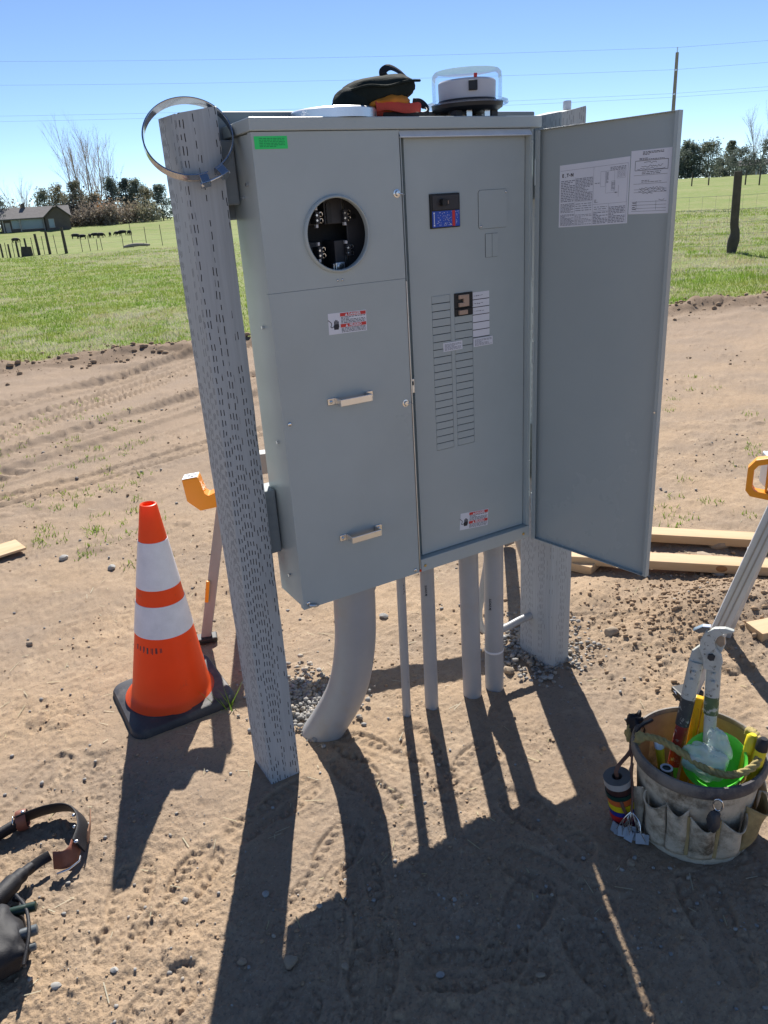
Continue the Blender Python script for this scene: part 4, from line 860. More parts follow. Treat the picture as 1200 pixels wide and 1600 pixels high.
# ------------------------------------------------------------------ conduits under the cabinet
def conduit(pts, r, label, n=24, mat=M_pvc, txt=None, name='conduit'):
    o = thing(name, (pts[-1][0], pts[-1][1], 0.0), label, 'conduit', 'grey conduits rising into the cabinet')
    build('pipe', MB().tube(pts, r, n), mat, o, smooth=40); return o
def pipe_print(o, x, y, r, z0, size, txt, ang=-100, n=1):
    """lettering wrapped on a vertical pipe, reading upwards"""
    v, f = text_geo(txt, size, 'LEFT', 0.0003); mb = MB()
    mb.add([(x+(r+0.0006)*math.cos(R(ang)-p[1]/r*-1), y+(r+0.0006)*math.sin(R(ang)-p[1]/r*-1), z0+p[0]) for p in v], f); build('pipe_lettering', mb, M_ink, o)
big = conduit(bez([(0.186, 0.082, Z0+0.004), (0.186, 0.084, 0.46), (0.183, 0.098, 0.33), (0.168, 0.135, 0.18), (0.128, 0.188, 0.05), (0.055, 0.245, -0.09)], 10), 0.0585, 'thick grey sweep conduit curving into the ground beside the incised post', 40)
build('pipe_collar', MB().cyl((0.186, 0.082, Z0-0.030), (0.186, 0.082, Z0+0.001), 0.0625, 40), M_pvc, big, smooth=40)
c_ = conduit([(0.362, 0.120, Z0+0.002), (0.356, 0.123, -0.08)], 0.0133, 'thinnest grey conduit with white fitting under the left cover')
build('white_coupling', MB().cyl((0.362, 0.120, 0.516), (0.362, 0.120, Z0+0.001), 0.0172, 24), M_pvcw, c_, smooth=40)
pipe_print(c_, 0.3605, 0.1210, 0.0133, 0.435, 0.0095, 'JM EAGLE', -75); pipe_print(c_, 0.357, 0.1225, 0.0133, 0.125, 0.005, 'SCH 40 PVC', -75)
c_ = conduit([(0.447, 0.110, Z0+0.002), (0.4445, 0.113, -0.08)], 0.0213, 'middle grey conduit, second from the left of the straight pipes'); pipe_print(c_, 0.4465, 0.1110, 0.0213, 0.41, 0.0085, 'JM EAGLE', -135)
c_ = conduit([(0.585, 0.092, Z0+0.002), (0.590, 0.090, -0.08)], 0.0300, 'stout grey conduit, third from the left of the straight pipes')
build('pipe_flare', MB().cyl((0.585, 0.092, Z0-0.040), (0.585, 0.092, Z0+0.001), 0.0318, 24), M_pvc, c_, smooth=40)
c_ = conduit([(0.677, 0.086, Z0+0.002), (0.6745, 0.084, -0.08)], 0.0302, 'rightmost stout grey conduit with a seam ring halfway down'); pipe_print(c_, 0.676, 0.0855, 0.0302, 0.30, 0.0095, 'JM EAGLE', -150)
build('seam_ring', MB().lathe([(0.0302, -0.004), (0.0314, -0.002), (0.0314, 0.002), (0.0302, 0.004)], (0.6752, 0.085, 0.142), 32), M_pvcw, c_, smooth=40)
fx = thing('flexible_conduit', (0.845, 0.16, 0.158), 'slim grey flexible conduit looping behind the pipes to the right post', 'conduit')
build('hose', MB().tube(bez([(0.700, 0.135, 0.535), (0.697, 0.140, 0.44), (0.682, 0.150, 0.33), (0.668, 0.156, 0.24), (0.690, 0.158, 0.175), (0.760, 0.158, 0.150), (0.845, 0.155, 0.160), (0.886, 0.15, 0.165)], 8), 0.0125, 14), M_pvc, fx, smooth=50)
build('hose_connector', MB().tube([(0.6985, 0.135, 0.455), (0.700, 0.135, Z0+0.001)], 0.0190, 8), M_black2, fx)

# ------------------------------------------------------------------ things lying on the hood
HT = 1.676
dsc = thing('meter_cover_plate', (0.237, 0.085, HT), 'round bright aluminium cover plate lying on the cabinet hood', 'cover')
build('dish', MB().lathe([(0.0, 0.024), (0.080, 0.024), (0.0925, 0.0225), (0.0965, 0.019), (0.0970, 0.001), (0.0955, 0.001), (0.0950, 0.017), (0.0, 0.020)], (0.237, 0.085, HT+0.0005), 64), M_alu, dsc, smooth=35)

bag = thing('tool_pouch', (0.355, 0.085, HT), 'dark green canvas tool pouch with red strap on the hood', 'pouch')
def lumpy(c, rx, ry, rz, e, n=28, m=16, seed=1, amp=0.06, bend=0.0):
    mb = MB(); o = []
    for i in range(m+1):
        th = -math.pi/2+math.pi*i/m
        for k in range(n):
            ph = 2*math.pi*k/n; f = lambda q, p: math.copysign(abs(q)**p, q)
            x = f(math.cos(th), e)*f(math.cos(ph), e); y = f(math.cos(th), e)*f(math.sin(ph), e); z = f(math.sin(th), 0.9)
            nz_ = float(fbm(np.array([x*2.1+seed]), np.array([y*2.1+z*1.7]), 3, seed)[0])
            j = 1+amp*nz_*2; mb.v.append((c[0]+rx*x*j, c[1]+ry*y*j, c[2]+rz*z*j+bend*x))
    for i in range(m):
        for k in range(n): mb.f.append((i*n+k, i*n+(k+1) % n, (i+1)*n+(k+1) % n, (i+1)*n+k)); mb.m.append(0)
    return mb
build('pouch_body', lumpy((0.352, 0.090, HT+0.059), 0.094, 0.058, 0.033, 0.75, seed=3, bend=0.014), M_bagc, bag, smooth=60)
build('pouch_end', lumpy((0.285, 0.090, HT+0.034), 0.036, 0.050, 0.034, 0.7, seed=5), M_bagc, bag, smooth=60)
build('flap_seam', MB().tube(bez([(0.262, 0.040, HT+0.058), (0.30, 0.031, HT+0.066), (0.35, 0.030, HT+0.066), (0.40, 0.031, HT+0.076), (0.445, 0.045, HT+0.080)], 6), 0.0028, 6), M_bagc, bag, smooth=60)
build('strap_loop', MB().tube(bez([(0.398, 0.088, HT+0.084), (0.378, 0.088, HT+0.092), (0.374, 0.088, HT+0.104), (0.392, 0.088, HT+0.112), (0.418, 0.088, HT+0.103), (0.442, 0.088, HT+0.086)], 8), 0.0095, 10, flat=0.14), M_nylon, bag, smooth=60)
build('red_strap', MB().tube(bez([(0.318, 0.034, HT+0.025), (0.345, 0.030, HT+0.028), (0.39, 0.026, HT+0.021), (0.43, 0.032, HT+0.024), (0.452, 0.060, HT+0.020)], 8), 0.0105, 10, flat=0.22, upv=(0, 1, 0)), M_bagr, bag, smooth=60)
build('orange_lining', lumpy((0.362, 0.075, HT+0.036), 0.062, 0.046, 0.022, 0.8, seed=8, amp=0.15), M_bago, bag, smooth=60)
build('red_base', lumpy((0.375, 0.09, HT+0.018), 0.075, 0.045, 0.018, 0.6, seed=9, amp=0.08), M_bagr, bag, smooth=60)
build('web_loop', MB().tube(bez([(0.345, 0.05, HT+0.008), (0.40, 0.035, HT+0.006), (0.455, 0.045, HT+0.009), (0.478, 0.07, HT+0.024), (0.470, 0.085, HT+0.040), (0.452, 0.09, HT+0.042)], 8), 0.0085, 10, flat=0.22, upv=(0, 1, 0.3)), M_nylon, bag, smooth=60)

mt = thing('electric_meter', (0.612, 0.092, HT), 'clear domed electric meter standing on the hood', 'meter')
mc = (0.612, 0.092, HT)
build('glass_dome', MB().lathe([(0.0845, 0.046), (0.0850, 0.090), (0.0835, 0.103), (0.078, 0.1085), (0.060, 0.110), (0.0, 0.1105)], mc, 56), M_glass, mt, smooth=40)
build('glass_flange', MB().lathe([(0.0825, 0.040), (0.1000, 0.034), (0.1010, 0.037), (0.0990, 0.042), (0.0845, 0.0465)], mc, 56), M_glass, mt, smooth=40)
build('meter_base', MB().lathe([(0.0, 0.020), (0.074, 0.020), (0.086, 0.027), (0.088, 0.0385), (0.0, 0.040)], mc, 48), M_black, mt, smooth=40)
build('register_drum', MB().lathe([(0.0, 0.0405), (0.069, 0.0405), (0.070, 0.084), (0.067, 0.0875), (0.0, 0.088)], mc, 48), M_drum, mt, smooth=40)
build('register_band', MB().lathe([(0.0702, 0.0405), (0.0706, 0.0450), (0.0700, 0.046)], mc, 48), M_black2, mt, smooth=40)
build('display_window', MB().obox((0.612-0.030, 0.092-0.0645, HT+0.070), (0.91, -0.41, 0), (0.41, 0.91, 0), (0, 0, 1), 0.010, 0.006, 0.0105), M_black, mt, bevel=0.001)
build('optical_port', MB().obox((0.612-0.022, 0.092-0.0640, HT+0.0915), (0.91, -0.41, 0), (0.41, 0.91, 0), (0, 0, 1), 0.0035, 0.003, 0.004), M_red, mt)
for (ax_, ay_) in ((-0.055, -0.030), (0.052, -0.030), (-0.055, 0.034), (0.052, 0.034)):
    build('foot', MB().box(mc[0]+ax_-0.010, mc[0]+ax_+0.010, mc[1]+ay_-0.012, mc[1]+ay_+0.012, HT+0.001, HT+0.021), M_black, mt, bevel=0.001)
for (ax_, ay_) in ((-0.028, -0.045), (0.026, -0.045), (-0.028, 0.045), (0.026, 0.045)):
    build('blade', MB().box(mc[0]+ax_-0.008, mc[0]+ax_+0.008, mc[1]+ay_-0.0012, mc[1]+ay_+0.0012, HT+0.002, HT+0.021), M_steel, mt)

# steel band hung over the incised post
rb = thing('meter_sealing_ring', (-0.103, 0.115, 1.575), 'bright steel sealing ring hung over the top of the incised post', 'ring')
rc = Vector((-0.0955, 0.108, 1.650)); e1 = Vector((1, -0.32, 0.0)).normalized(); e2 = Vector((0.10, 0.52, 0.82)); e2 = (e2-e1*e2.dot(e1)).normalized(); e3 = e1.cross(e2)
RRad = 0.0905
mb = MB(); N = 96; prof = [(-0.0105, 0.0), (-0.0100, 0.0022), (-0.0065, 0.0012), (0.0065, 0.0012), (0.0100, 0.0022), (0.0105, 0.0), (0.0095, -0.0010), (-0.0095, -0.0010)]
gap0, gap1 = R(-90+19), R(-90+29)      # opening between the two lugs at the lower right
angs = [gap1+(2*math.pi-(gap1-gap0))*k/N for k in range(N+1)]
for a in angs:
    rd = e1*math.cos(a)+e2*math.sin(a)
    for (ax_, rr_) in prof: mb.v.append(tuple(rc+rd*(RRad+rr_)+e3*ax_))
n_ = len(prof)
for i in range(N):
    for k in range(n_): mb.f.append((i*n_+k, i*n_+(k+1) % n_, (i+1)*n_+(k+1) % n_, (i+1)*n_+k)); mb.m.append(0)
build('band', mb, M_band, rb, smooth=40)
for a in (gap0-0.08, gap1+0.08):
    rd = e1*math.cos(a)+e2*math.sin(a); tn = -e1*math.sin(a)+e2*math.cos(a); sgn = -1 if a < (gap0+gap1)/2 else 1
    build('lug', MB().obox(rc+rd*(RRad+0.010)+tn*0.004*sgn, rd, tn, e3, 0.012, 0.009, 0.0095), M_band, rb, bevel=0.0015)
am = (gap0+gap1)/2; rd = e1*math.cos(am)+e2*math.sin(am); tn = -e1*math.sin(am)+e2*math.cos(am)
build('clamp_bolt', MB().cyl(rc+rd*(RRad+0.015)-tn*0.030, rc+rd*(RRad+0.015)+tn*0.034, 0.0026, 10), M_galv, rb, smooth=50)
build('bolt_head', MB().cyl(rc+rd*(RRad+0.015)-tn*0.034, rc+rd*(RRad+0.015)-tn*0.029, 0.0052, 6), M_galv, rb)
# ------------------------------------------------------------------ traffic cone
cone = thing('traffic_cone', (-0.235, 0.66, 0.0), 'orange traffic cone with two white reflective collars and black base', 'cone')
bs = MB(); rr0 = rrect(-0.170, 0.170, -0.168, 0.168, 0.045, 8); n = len(rr0)
lv = [(1.0, -0.004), (1.012, 0.006), (1.0, 0.020), (0.975, 0.028), (0.93, 0.031), (0.84, 0.033)]
for (q, z) in lv:
    for (u, v) in rr0: bs.v.append((-0.235+u*q, 0.66+v*q, z+0.006*math.sin(u*9)*(q > 0.9)))
for i in range(len(lv)-1):
    for k in range(n): bs.f.append((i*n+k, i*n+(k+1) % n, (i+1)*n+(k+1) % n, (i+1)*n+k)); bs.m.append(0)
bs.f.append(tuple((len(lv)-1)*n+k for k in range(n))); bs.m.append(0)
build('rubber_base', bs, M_rubber, cone, smooth=40)
CT = Matrix.Translation((-0.235, 0.66, 0.03)) @ Matrix.Rotation(R(3.0), 4, Vector((0.49, 0.87, 0))) @ Matrix.Translation((0.235, -0.66, -0.03))
cr = lambda z: 0.0255+(0.130-0.0255)*(1-(z-0.03)/0.67)
prof = [(0.150, 0.031), (0.146, 0.036), (cr(0.045)+0.004, 0.045)] + [(cr(z), z) for z in (0.06, 0.12, 0.20, 0.276, 0.384, 0.435, 0.586, 0.66, 0.694)] + [(0.0245, 0.700), (0.021, 0.701), (0.0175, 0.697), (0.0175, 0.60)]
build('cone_body', MB().lathe(prof, (-0.235, 0.66, 0), 56).xf(CT), M_orange, cone, smooth=40)
for (z0, z1) in ((0.435, 0.586), (0.278, 0.383)):
    build('reflective_collar', MB().lathe([(cr(z0)+0.0006, z0), (cr(z0)+0.0018, z0+0.001), (cr(z1)+0.0018, z1-0.001), (cr(z1)+0.0006, z1)], (-0.235, 0.66, 0), 56).xf(CT), M_refl, cone, smooth=40)
# smudged stencil marks below the lower collar
sm = MB(); rl = random.Random(4)
for k in range(7):
    a0 = R(-166+k*8.6); z = 0.252-rl.uniform(0, 0.004)
    for j in range(2):
        a = a0+R(j*2.0+rl.uniform(-0.4, 0.4)); h_ = rl.uniform(0.014, 0.022); w_ = R(rl.uniform(0.5, 1.0))
        p = lambda aa, zz: (-0.235+(cr(zz)+0.0008)*math.cos(aa), 0.66+(cr(zz)+0.0008)*math.sin(aa), zz)
        sm.add([p(a-w_, z-h_), p(a+w_, z-h_), p(a+w_, z), p(a-w_, z)], [(0, 1, 2, 3)])
so = build('stencil_smudge', sm.xf(CT), M_rubber, cone); so['kind'] = 'stuff'

# ------------------------------------------------------------------ aluminium sawhorses with orange brackets
sw = thing('folding_sawhorse', (0.55, 0.95, 0.0), 'aluminium sawhorse with orange bracket half hidden behind the incised post', 'sawhorse', 'aluminium sawhorses')
def leg(o, a, b, wx, wz, upv):
    a, b = Vector(a), Vector(b); L = build('leg', MB().bar(a, b, wx, wz, upv), M_alud, o, bevel=0.003)
    d_ = (b-a).normalized(); build('groove', MB().bar(a+d_*0.02+Vector((-0.45, -0.89, 0))*(wz/2+0.0006), b-d_*0.02+Vector((-0.45, -0.89, 0))*(wz/2+0.0006), wx*0.18, 0.001, upv), M_alud, L)
    return L
leg(sw, (-0.020, 0.957, 0.012), (0.150, 1.02, 0.55), 0.038, 0.026, (-0.35, -0.93, 0.1))
leg(sw, (0.30, 1.36, 0.012), (0.26, 1.12, 0.62), 0.048, 0.030, (-0.35, -0.93, 0.1))
leg(sw, (1.25, 0.55, 0.012), (1.16, 0.72, 0.62), 0.048, 0.030, (-0.35, -0.93, 0.1))
leg(sw, (1.42, 0.92, 0.012), (1.20, 0.80, 0.62), 0.048, 0.030, (-0.35, -0.93, 0.1))
build('beam', MB().bar((0.30, 1.04, 0.62), (1.22, 0.755, 0.62), 0.06, 0.08), M_alud, sw, bevel=0.004)
build('brace', MB().bar((0.150, 1.02, 0.53), (0.32, 1.04, 0.60), 0.03, 0.03), M_alu, sw); build('brace', MB().bar((1.20, 0.64, 0.32), (1.30, 0.86, 0.32), 0.02, 0.02), M_alu, sw)
build('shoe', MB().obox((-0.024, 0.955, 0.010), (1, -0.3, 0), (0.3, 1, 0), (0, 0, 1), 0.045, 0.026, 0.010), M_black, sw, bevel=0.005)
build('orange_clip', MB().bar((0.004, 0.958, 0.155), (0.024, 0.965, 0.235), 0.014, 0.016, (-0.35, -0.93, 0)), M_oplas, sw, bevel=0.003)
# J-shaped support bracket
ex = Vector((0.90, -0.44, 0)); ey = Vector((0.44, 0.90, 0)); o_ = Vector((0.02, 0.865, 0))
jf = lambda u, v, t: tuple(o_+ex*u+ey*t+Vector((0, 0, v)))
jb = MB().prism([(-0.044, 0.598), (-0.004, 0.560), (0.10, 0.575), (0.10, 0.640), (0.030, 0.612), (0.018, 0.622), (0.004, 0.682), (-0.050, 0.676)], jf, -0.028, 0.03)
jo = build('support_bracket', jb, M_oplas, sw, bevel=0.003)
lab = MB(); lab.add([jf(-0.049, 0.6775, -0.026), jf(0.002, 0.6832, -0.026), jf(0.002, 0.6832, 0.028), jf(-0.049, 0.6775, 0.028)], [(0, 1, 2, 3)]); build('bracket_sticker', lab, M_white, jo)
lk = MB(); rl = random.Random(3)
for k in range(9):
    u = rl.uniform(-0.042, -0.008); t = rl.uniform(-0.02, 0.022); lk.add([jf(u, 0.6790+0.0055*(u+0.049)/0.051, t), jf(u+0.008, 0.6799+0.0055*(u+0.049)/0.051, t), jf(u+0.008, 0.6799+0.0055*(u+0.049)/0.051, t+0.004), jf(u, 0.6790+0.0055*(u+0.049)/0.051, t+0.004)], [(0, 1, 2, 3)])
build('sticker_marks', lk, M_ink, jo)
build('bracket_arm', MB().bar((0.118, 0.86, 0.60), (0.155, 1.02, 0.56), 0.05, 0.05), M_oplas, jo, bevel=0.004)

sr = thing('folding_sawhorse', (1.45, -0.55, 0.0), 'aluminium sawhorse with octagonal orange handle behind the tool bucket', 'sawhorse', 'aluminium sawhorses')
build('leg', MB().bar((1.142, -0.312, 0.010), (1.246, -0.462, 0.70), 0.046, 0.030, (-0.85, -0.52, 0.1)), M_alub, sr, bevel=0.003)
for off in (-0.008, 0.008):
    build('groove', MB().bar((1.142-0.0135+off*0.5, -0.312-0.0085-off*0.8, 0.03), (1.246-0.0135+off*0.5, -0.462-0.0085-off*0.8, 0.69), 0.004, 0.004, (-0.85, -0.52, 0.1)), M_alud, sr)
build('leg', MB().bar((1.80, -0.92, 0.010), (1.70, -0.84, 0.72), 0.046, 0.030, (-0.85, -0.52, 0.1)), M_alub, sr, bevel=0.003)
build('leg', MB().bar((1.50, -0.16, 0.010), (1.34, -0.42, 0.72), 0.046, 0.030, (-0.85, -0.52, 0.1)), M_alub, sr, bevel=0.003)
build('leg', MB().bar((2.02, -0.62, 0.010), (1.78, -0.80, 0.72), 0.046, 0.030, (-0.85, -0.52, 0.1)), M_alub, sr, bevel=0.003)
build('beam', MB().bar((1.24, -0.40, 0.755), (1.86, -0.90, 0.755), 0.06, 0.09), M_alub, sr, bevel=0.004)
build('brace', MB().bar((1.205, -0.405, 0.395), (1.44, -0.26, 0.40), 0.016, 0.022), M_alub, sr)
build('shoe', MB().obox((1.138, -0.305, 0.012), (1, -0.3, 0), (0.3, 1, 0), (0, 0, 1), 0.040, 0.030, 0.010), M_black, sr, bevel=0.005)
build('shoe_toe', MB().add([(1.118, -0.272, 0.004), (1.135, -0.330, 0.004), (1.095, -0.285, 0.022), (1.10, -0.30, 0.005)], [(0, 1, 2), (0, 2, 3), (1, 3, 2)]), M_steel, sr)
ox = Vector((0.52, -0.85, 0)); oo = Vector((1.190, -0.386, 0)); of = lambda u, v, t: tuple(oo+ox*u+Vector((0.85, 0.52, 0))*t+Vector((0, 0, v)))
octo = [(0.0, 0.706), (0.013, 0.690), (0.075, 0.682), (0.10, 0.706), (0.10, 0.790), (0.080, 0.812), (0.018, 0.796), (0.0, 0.772)]
octi = [(0.016, 0.716), (0.022, 0.707), (0.070, 0.701), (0.084, 0.716), (0.084, 0.780), (0.072, 0.793), (0.026, 0.780), (0.016, 0.766)]
mb = MB(); N = 8
for t in (-0.016, 0.016):
    for (u, v) in octo: mb.v.append(of(u, v, t))
    for (u, v) in octi: mb.v.append(of(u, v, t))
for k in range(N):
    j = (k+1) % N
    mb.f += [(k, j, N+j, N+k), (16+k, 16+N+k, 16+N+j, 16+j), (k, 16+k, 16+j, j), (N+k, N+j, 16+N+j, 16+N+k)]; mb.m += [0]*4
hd = build('loop_handle', mb, M_oplas, sr, bevel=0.002)
build('handle_rib', MB().add([of(0.048, 0.704, -0.006), of(0.054, 0.704, -0.006), of(0.054, 0.789, -0.006), of(0.048, 0.789, -0.006), of(0.048, 0.704, 0.006), of(0.054, 0.704, 0.006), of(0.054, 0.789, 0.006), of(0.048, 0.789, 0.006)], [(0,3,2,1),(4,5,6,7),(0,1,5,4),(1,2,6,5),(2,3,7,6),(3,0,4,7)]), M_oplas, hd)

# ------------------------------------------------------------------ lumber on the ground
def plank(a, b, wid, th, z, label, name='pine_board', mat=M_lumber, tilt=0.0):
    a, b = Vector(a), Vector(b); L = (b-a).length; mb = MB().box(-L/2, L/2, -wid/2, wid/2, -th/2, th/2)
    o = build(name, mb, mat, bevel=0.0025); o.location = (a+b)/2+Vector((0, 0, z)); o.rotation_euler = (tilt, -math.asin((b.z-a.z)/L), math.atan2(b.y-a.y, b.x-a.x))
    return tag(o, label, 'board', 'pine boards on the ground')
plank((1.60, 0.905, 0.045), (2.60, -0.165, 0.045), 0.089, 0.038, 0.0, 'farther of two long pine boards lying behind the cabinet door')
p2 = plank((1.42, 0.645, 0.055), (2.25, -0.21, 0.055), 0.089, 0.038, 0.0, 'nearer of two long pine boards, with a dark knot')
kn = MB().ball((0, 0, 0), 0.022, 0.0025, 0.014, 12, 8); ko = build('knot', kn, M_knot, smooth=60); ko.parent = p2; ko.location = (0.085, -0.0445, 0.002)
plank((1.462, 0.500, 0.030), (1.80, 0.640, 0.034), 0.089, 0.038, 0.0, 'short pine offcut poking out beside the right post')
plank((1.575, -0.225, 0.032), (1.95, -0.34, 0.032), 0.089, 0.038, 0.0, 'pine block at the right edge below the sawhorse leg')
plank((-0.50, 2.43, 0.012), (-1.6, 2.20, 0.012), 0.16, 0.012, 0.0, 'pale plywood strip on the dirt at the left edge', 'plywood_strip')

# ------------------------------------------------------------------ canvas tool bucket
BC = Vector((0.700, -0.672, 0.0))
bk = thing('tool_bucket', tuple(BC), 'dirty canvas tool bucket with outside pockets standing in the shade', 'bucket')
wobf = lambda a, z: 1+0.012*math.sin(3*a+z*20)+0.008*math.sin(7*a)
build('bucket_wall', MB().lathe([(0.0, 0.003), (0.120, 0.002), (0.128, 0.010), (0.130, 0.035), (0.133, 0.10), (0.140, 0.18), (0.146, 0.235), (0.1425, 0.237), (0.136, 0.18), (0.128, 0.06), (0.0, 0.05)], BC, 64, wob=wobf), M_canvas, bk, smooth=50)
build('bottom_band', MB().lathe([(0.125, 0.004), (0.1335, 0.006), (0.1355, 0.022), (0.1350, 0.040), (0.1315, 0.042)], BC, 64), M_canvas, bk, smooth=50)
build('rim', MB().lathe([(0.146, 0.213), (0.1525, 0.216), (0.156, 0.226), (0.1555, 0.240), (0.151, 0.2475), (0.146, 0.2480), (0.1415, 0.243), (0.1400, 0.230)], BC, 72, wob=lambda a, z: 1+0.006*math.sin(2*a+0.6)), M_rim, bk, smooth=50)
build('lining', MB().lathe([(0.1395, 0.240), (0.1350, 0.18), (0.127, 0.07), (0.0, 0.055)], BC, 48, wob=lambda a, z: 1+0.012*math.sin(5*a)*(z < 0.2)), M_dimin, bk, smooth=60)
def pocket(a0, a1, z0, z1, bulge, mat, dip=0.02, seed=0):
    mb = MB(); nu, nv = 14, 10; rl = random.Random(seed)
    w_ = [[0]*(nv+1) for _ in range(nu+1)]
    for i in range(nu+1):
        u = i/nu; a = R(a0+(a1-a0)*u)
        for j in range(nv+1):
            v = j/nv; top = z1-dip*math.sin(math.pi*u)**1.5; z = z0+(top-z0)*v
            base_r = 0.1345+0.0125*(z/0.235); b_ = bulge*(math.sin(math.pi*u)**0.7)*(0.25+0.75*v**0.8)+0.002
            b_ += 0.003*math.sin(u*9+seed)*v+0.002*math.sin(v*7+u*4+seed)
            rr_ = base_r+b_; mb.v.append((BC.x+rr_*math.cos(a), BC.y+rr_*math.sin(a), z))
    for i in range(nu):
        for j in range(nv): q = i*(nv+1)+j; mb.f.append((q, q+nv+1, q+nv+2, q+1)); mb.m.append(0)
    o = build('pocket', mb, mat, bk, smooth=70); sl = o.modifiers.new('thick', 'SOLIDIFY'); sl.thickness = 0.0022; sl.offset = -1
    ed = [mb.v[i*(nv+1)+nv] for i in range(nu+1)]; build('pocket_hem', MB().tube(ed, 0.0022, 6), mat, o, smooth=60)
for k, (a0, a1, z1, bu, mt_) in enumerate(((-190, -166, 0.165, 0.014, M_canvas), (-166, -146, 0.175, 0.012, M_canvas), (-145, -121, 0.155, 0.017, M_canvas), (-120, -92, 0.150, 0.018, M_canvas), (-91, -62, 0.165, 0.020, M_canvasy), (-60, -35, 0.16, 0.016, M_canvas), (-30, 0, 0.16, 0.016, M_canvas), (5, 35, 0.16, 0.016, M_canvas), (40, 75, 0.16, 0.016, M_canvas), (130, 165, 0.16, 0.016, M_canvas))):
    pocket(a0, a1, 0.028, z1, bu*1.35, mt_, 0.022, k)
for a in (-146.0, -120.5):
    build('pocket_trim', MB().tube([(BC.x+(0.139+0.013*z/0.235)*math.cos(R(a)), BC.y+(0.139+0.013*z/0.235)*math.sin(R(a)), z) for z in (0.035, 0.08, 0.12, 0.155)], 0.0045, 6, flat=0.4), M_canvasy, bk, smooth=60)
# rope handle lying across the mouth
rp = [(0.612, -0.560, 0.235), (0.625, -0.572, 0.262), (0.644, -0.612, 0.268), (0.658, -0.672, 0.258), (0.678, -0.722, 0.240), (0.705, -0.765, 0.244), (0.755, -0.785, 0.268), (0.815, -0.742, 0.285), (0.850, -0.700, 0.262), (0.862, -0.690, 0.235)]
rp = [(a-0.025, b-0.017, c) for a, b, c in rp]
pth = bez(rp, 14); mb = MB()
for s_ in range(3):
    q = []; pn = None
    for i, p in enumerate(pth):
        t = (pth[min(i+1, len(pth)-1)]-pth[max(i-1, 0)]).normalized(); a = Vector((0, 0, 1))-t*t.z; a.normalize(); b_ = t.cross(a); ph = i*0.55+s_*2.094
        q.append(p+a*math.cos(ph)*0.0046+b_*math.sin(ph)*0.0046)
    mb.tube(q, 0.0050, 6)
build('rope_handle', mb, M_rope, bk, smooth=60)
build('rope_knot', lumpy((0.597, -0.585, 0.262), 0.017, 0.015, 0.013, 0.9, 14, 10, 4, 0.25), M_rope, bk, smooth=60)

def bt(u, v, z): 
    """point in the mouth of the bucket: u to the viewer's right, v away from the viewer"""
    return Vector((BC.x+u*0.52+v*0.85, BC.y-u*0.85+v*0.52, z))
# cable cutter standing head up in the bucket
cc = thing('cable_cutter', tuple(bt(-0.02, 0.01, 0.06)), 'worn white long-handled cable cutter standing jaws up in the bucket', 'cutter')
def cut_handle(pts, segs):
    for (z0, z1, mt_, r_) in segs:
        a, b = Vector(pts[0]), Vector(pts[1]); f = lambda z: a+(b-a)*((z-a.z)/(b.z-a.z))
        build('handle_section', MB().tube([f(z0), f((z0+z1)/2), f(z1)], r_, 16, flat=0.72, upv=(0.85, 0.52, 0)), mt_, cc, smooth=50)
cut_handle((bt(-0.062, 0.012, 0.07), bt(-0.026, 0.012, 0.470)), ((0.07, 0.16, M_lime, 0.0135), (0.16, 0.285, M_cutterr, 0.0140), (0.285, 0.365, M_cutterd, 0.0165), (0.365, 0.470, M_cutter, 0.0165)))
cut_handle((bt(0.028, 0.012, 0.07), bt(0.012, 0.012, 0.475)), ((0.07, 0.335, M_cutter, 0.0140), (0.335, 0.385, M_cutterg, 0.0165), (0.385, 0.475, M_cutter, 0.0165)))
cf = lambda u, v, t: tuple(bt(u, 0.006+t, v))
hook = [(0.026, 0.462), (0.031, 0.486), (0.026, 0.506), (0.014, 0.520), (0.009, 0.534), (0.014, 0.550), (0.026, 0.562), (0.046, 0.570), (0.047, 0.574), (0.028, 0.577), (0.006, 0.572), (-0.012, 0.558), (-0.021, 0.536), (-0.021, 0.512), (-0.012, 0.490), (-0.008, 0.462)]
build('jaw', MB().prism(hook, cf, -0.012, 0.0), M_cutter, cc, bevel=0.002)
build('jaw', MB().prism([(-0.006, 0.462), (0.004, 0.490), (0.026, 0.508), (0.032, 0.530), (0.026, 0.554), (0.016, 0.548), (0.004, 0.528), (-0.020, 0.516), (-0.038, 0.494), (-0.044, 0.458)], cf, 0.001, 0.013), M_cutter, cc, bevel=0.002)
build('cutting_edge', MB().prism([(0.010, 0.534), (0.022, 0.524), (0.031, 0.532), (0.028, 0.552), (0.020, 0.556), (0.013, 0.548)], cf, -0.006, 0.003), M_forged, cc, bevel=0.001)
build('blade_tip', MB().prism([(-0.040, 0.553), (-0.026, 0.548), (-0.010, 0.556), (-0.002, 0.570), (-0.020, 0.568)], cf, -0.004, 0.010), M_steel, cc, bevel=0.001)
build('pivot_bolt', MB().tube([cf(0.006, 0.500, -0.019), cf(0.006, 0.500, -0.010)], 0.0085, 6), M_black2, cc)
for (u, z) in ((-0.028, 0.446), (-0.031, 0.424), (0.015, 0.452), (0.0155, 0.430)):
    build('rivet', MB().tube([cf(u, z, -0.0135), cf(u, z, -0.0045)], [0.0045, 0.0058], 14), M_cutter, cc, smooth=50)
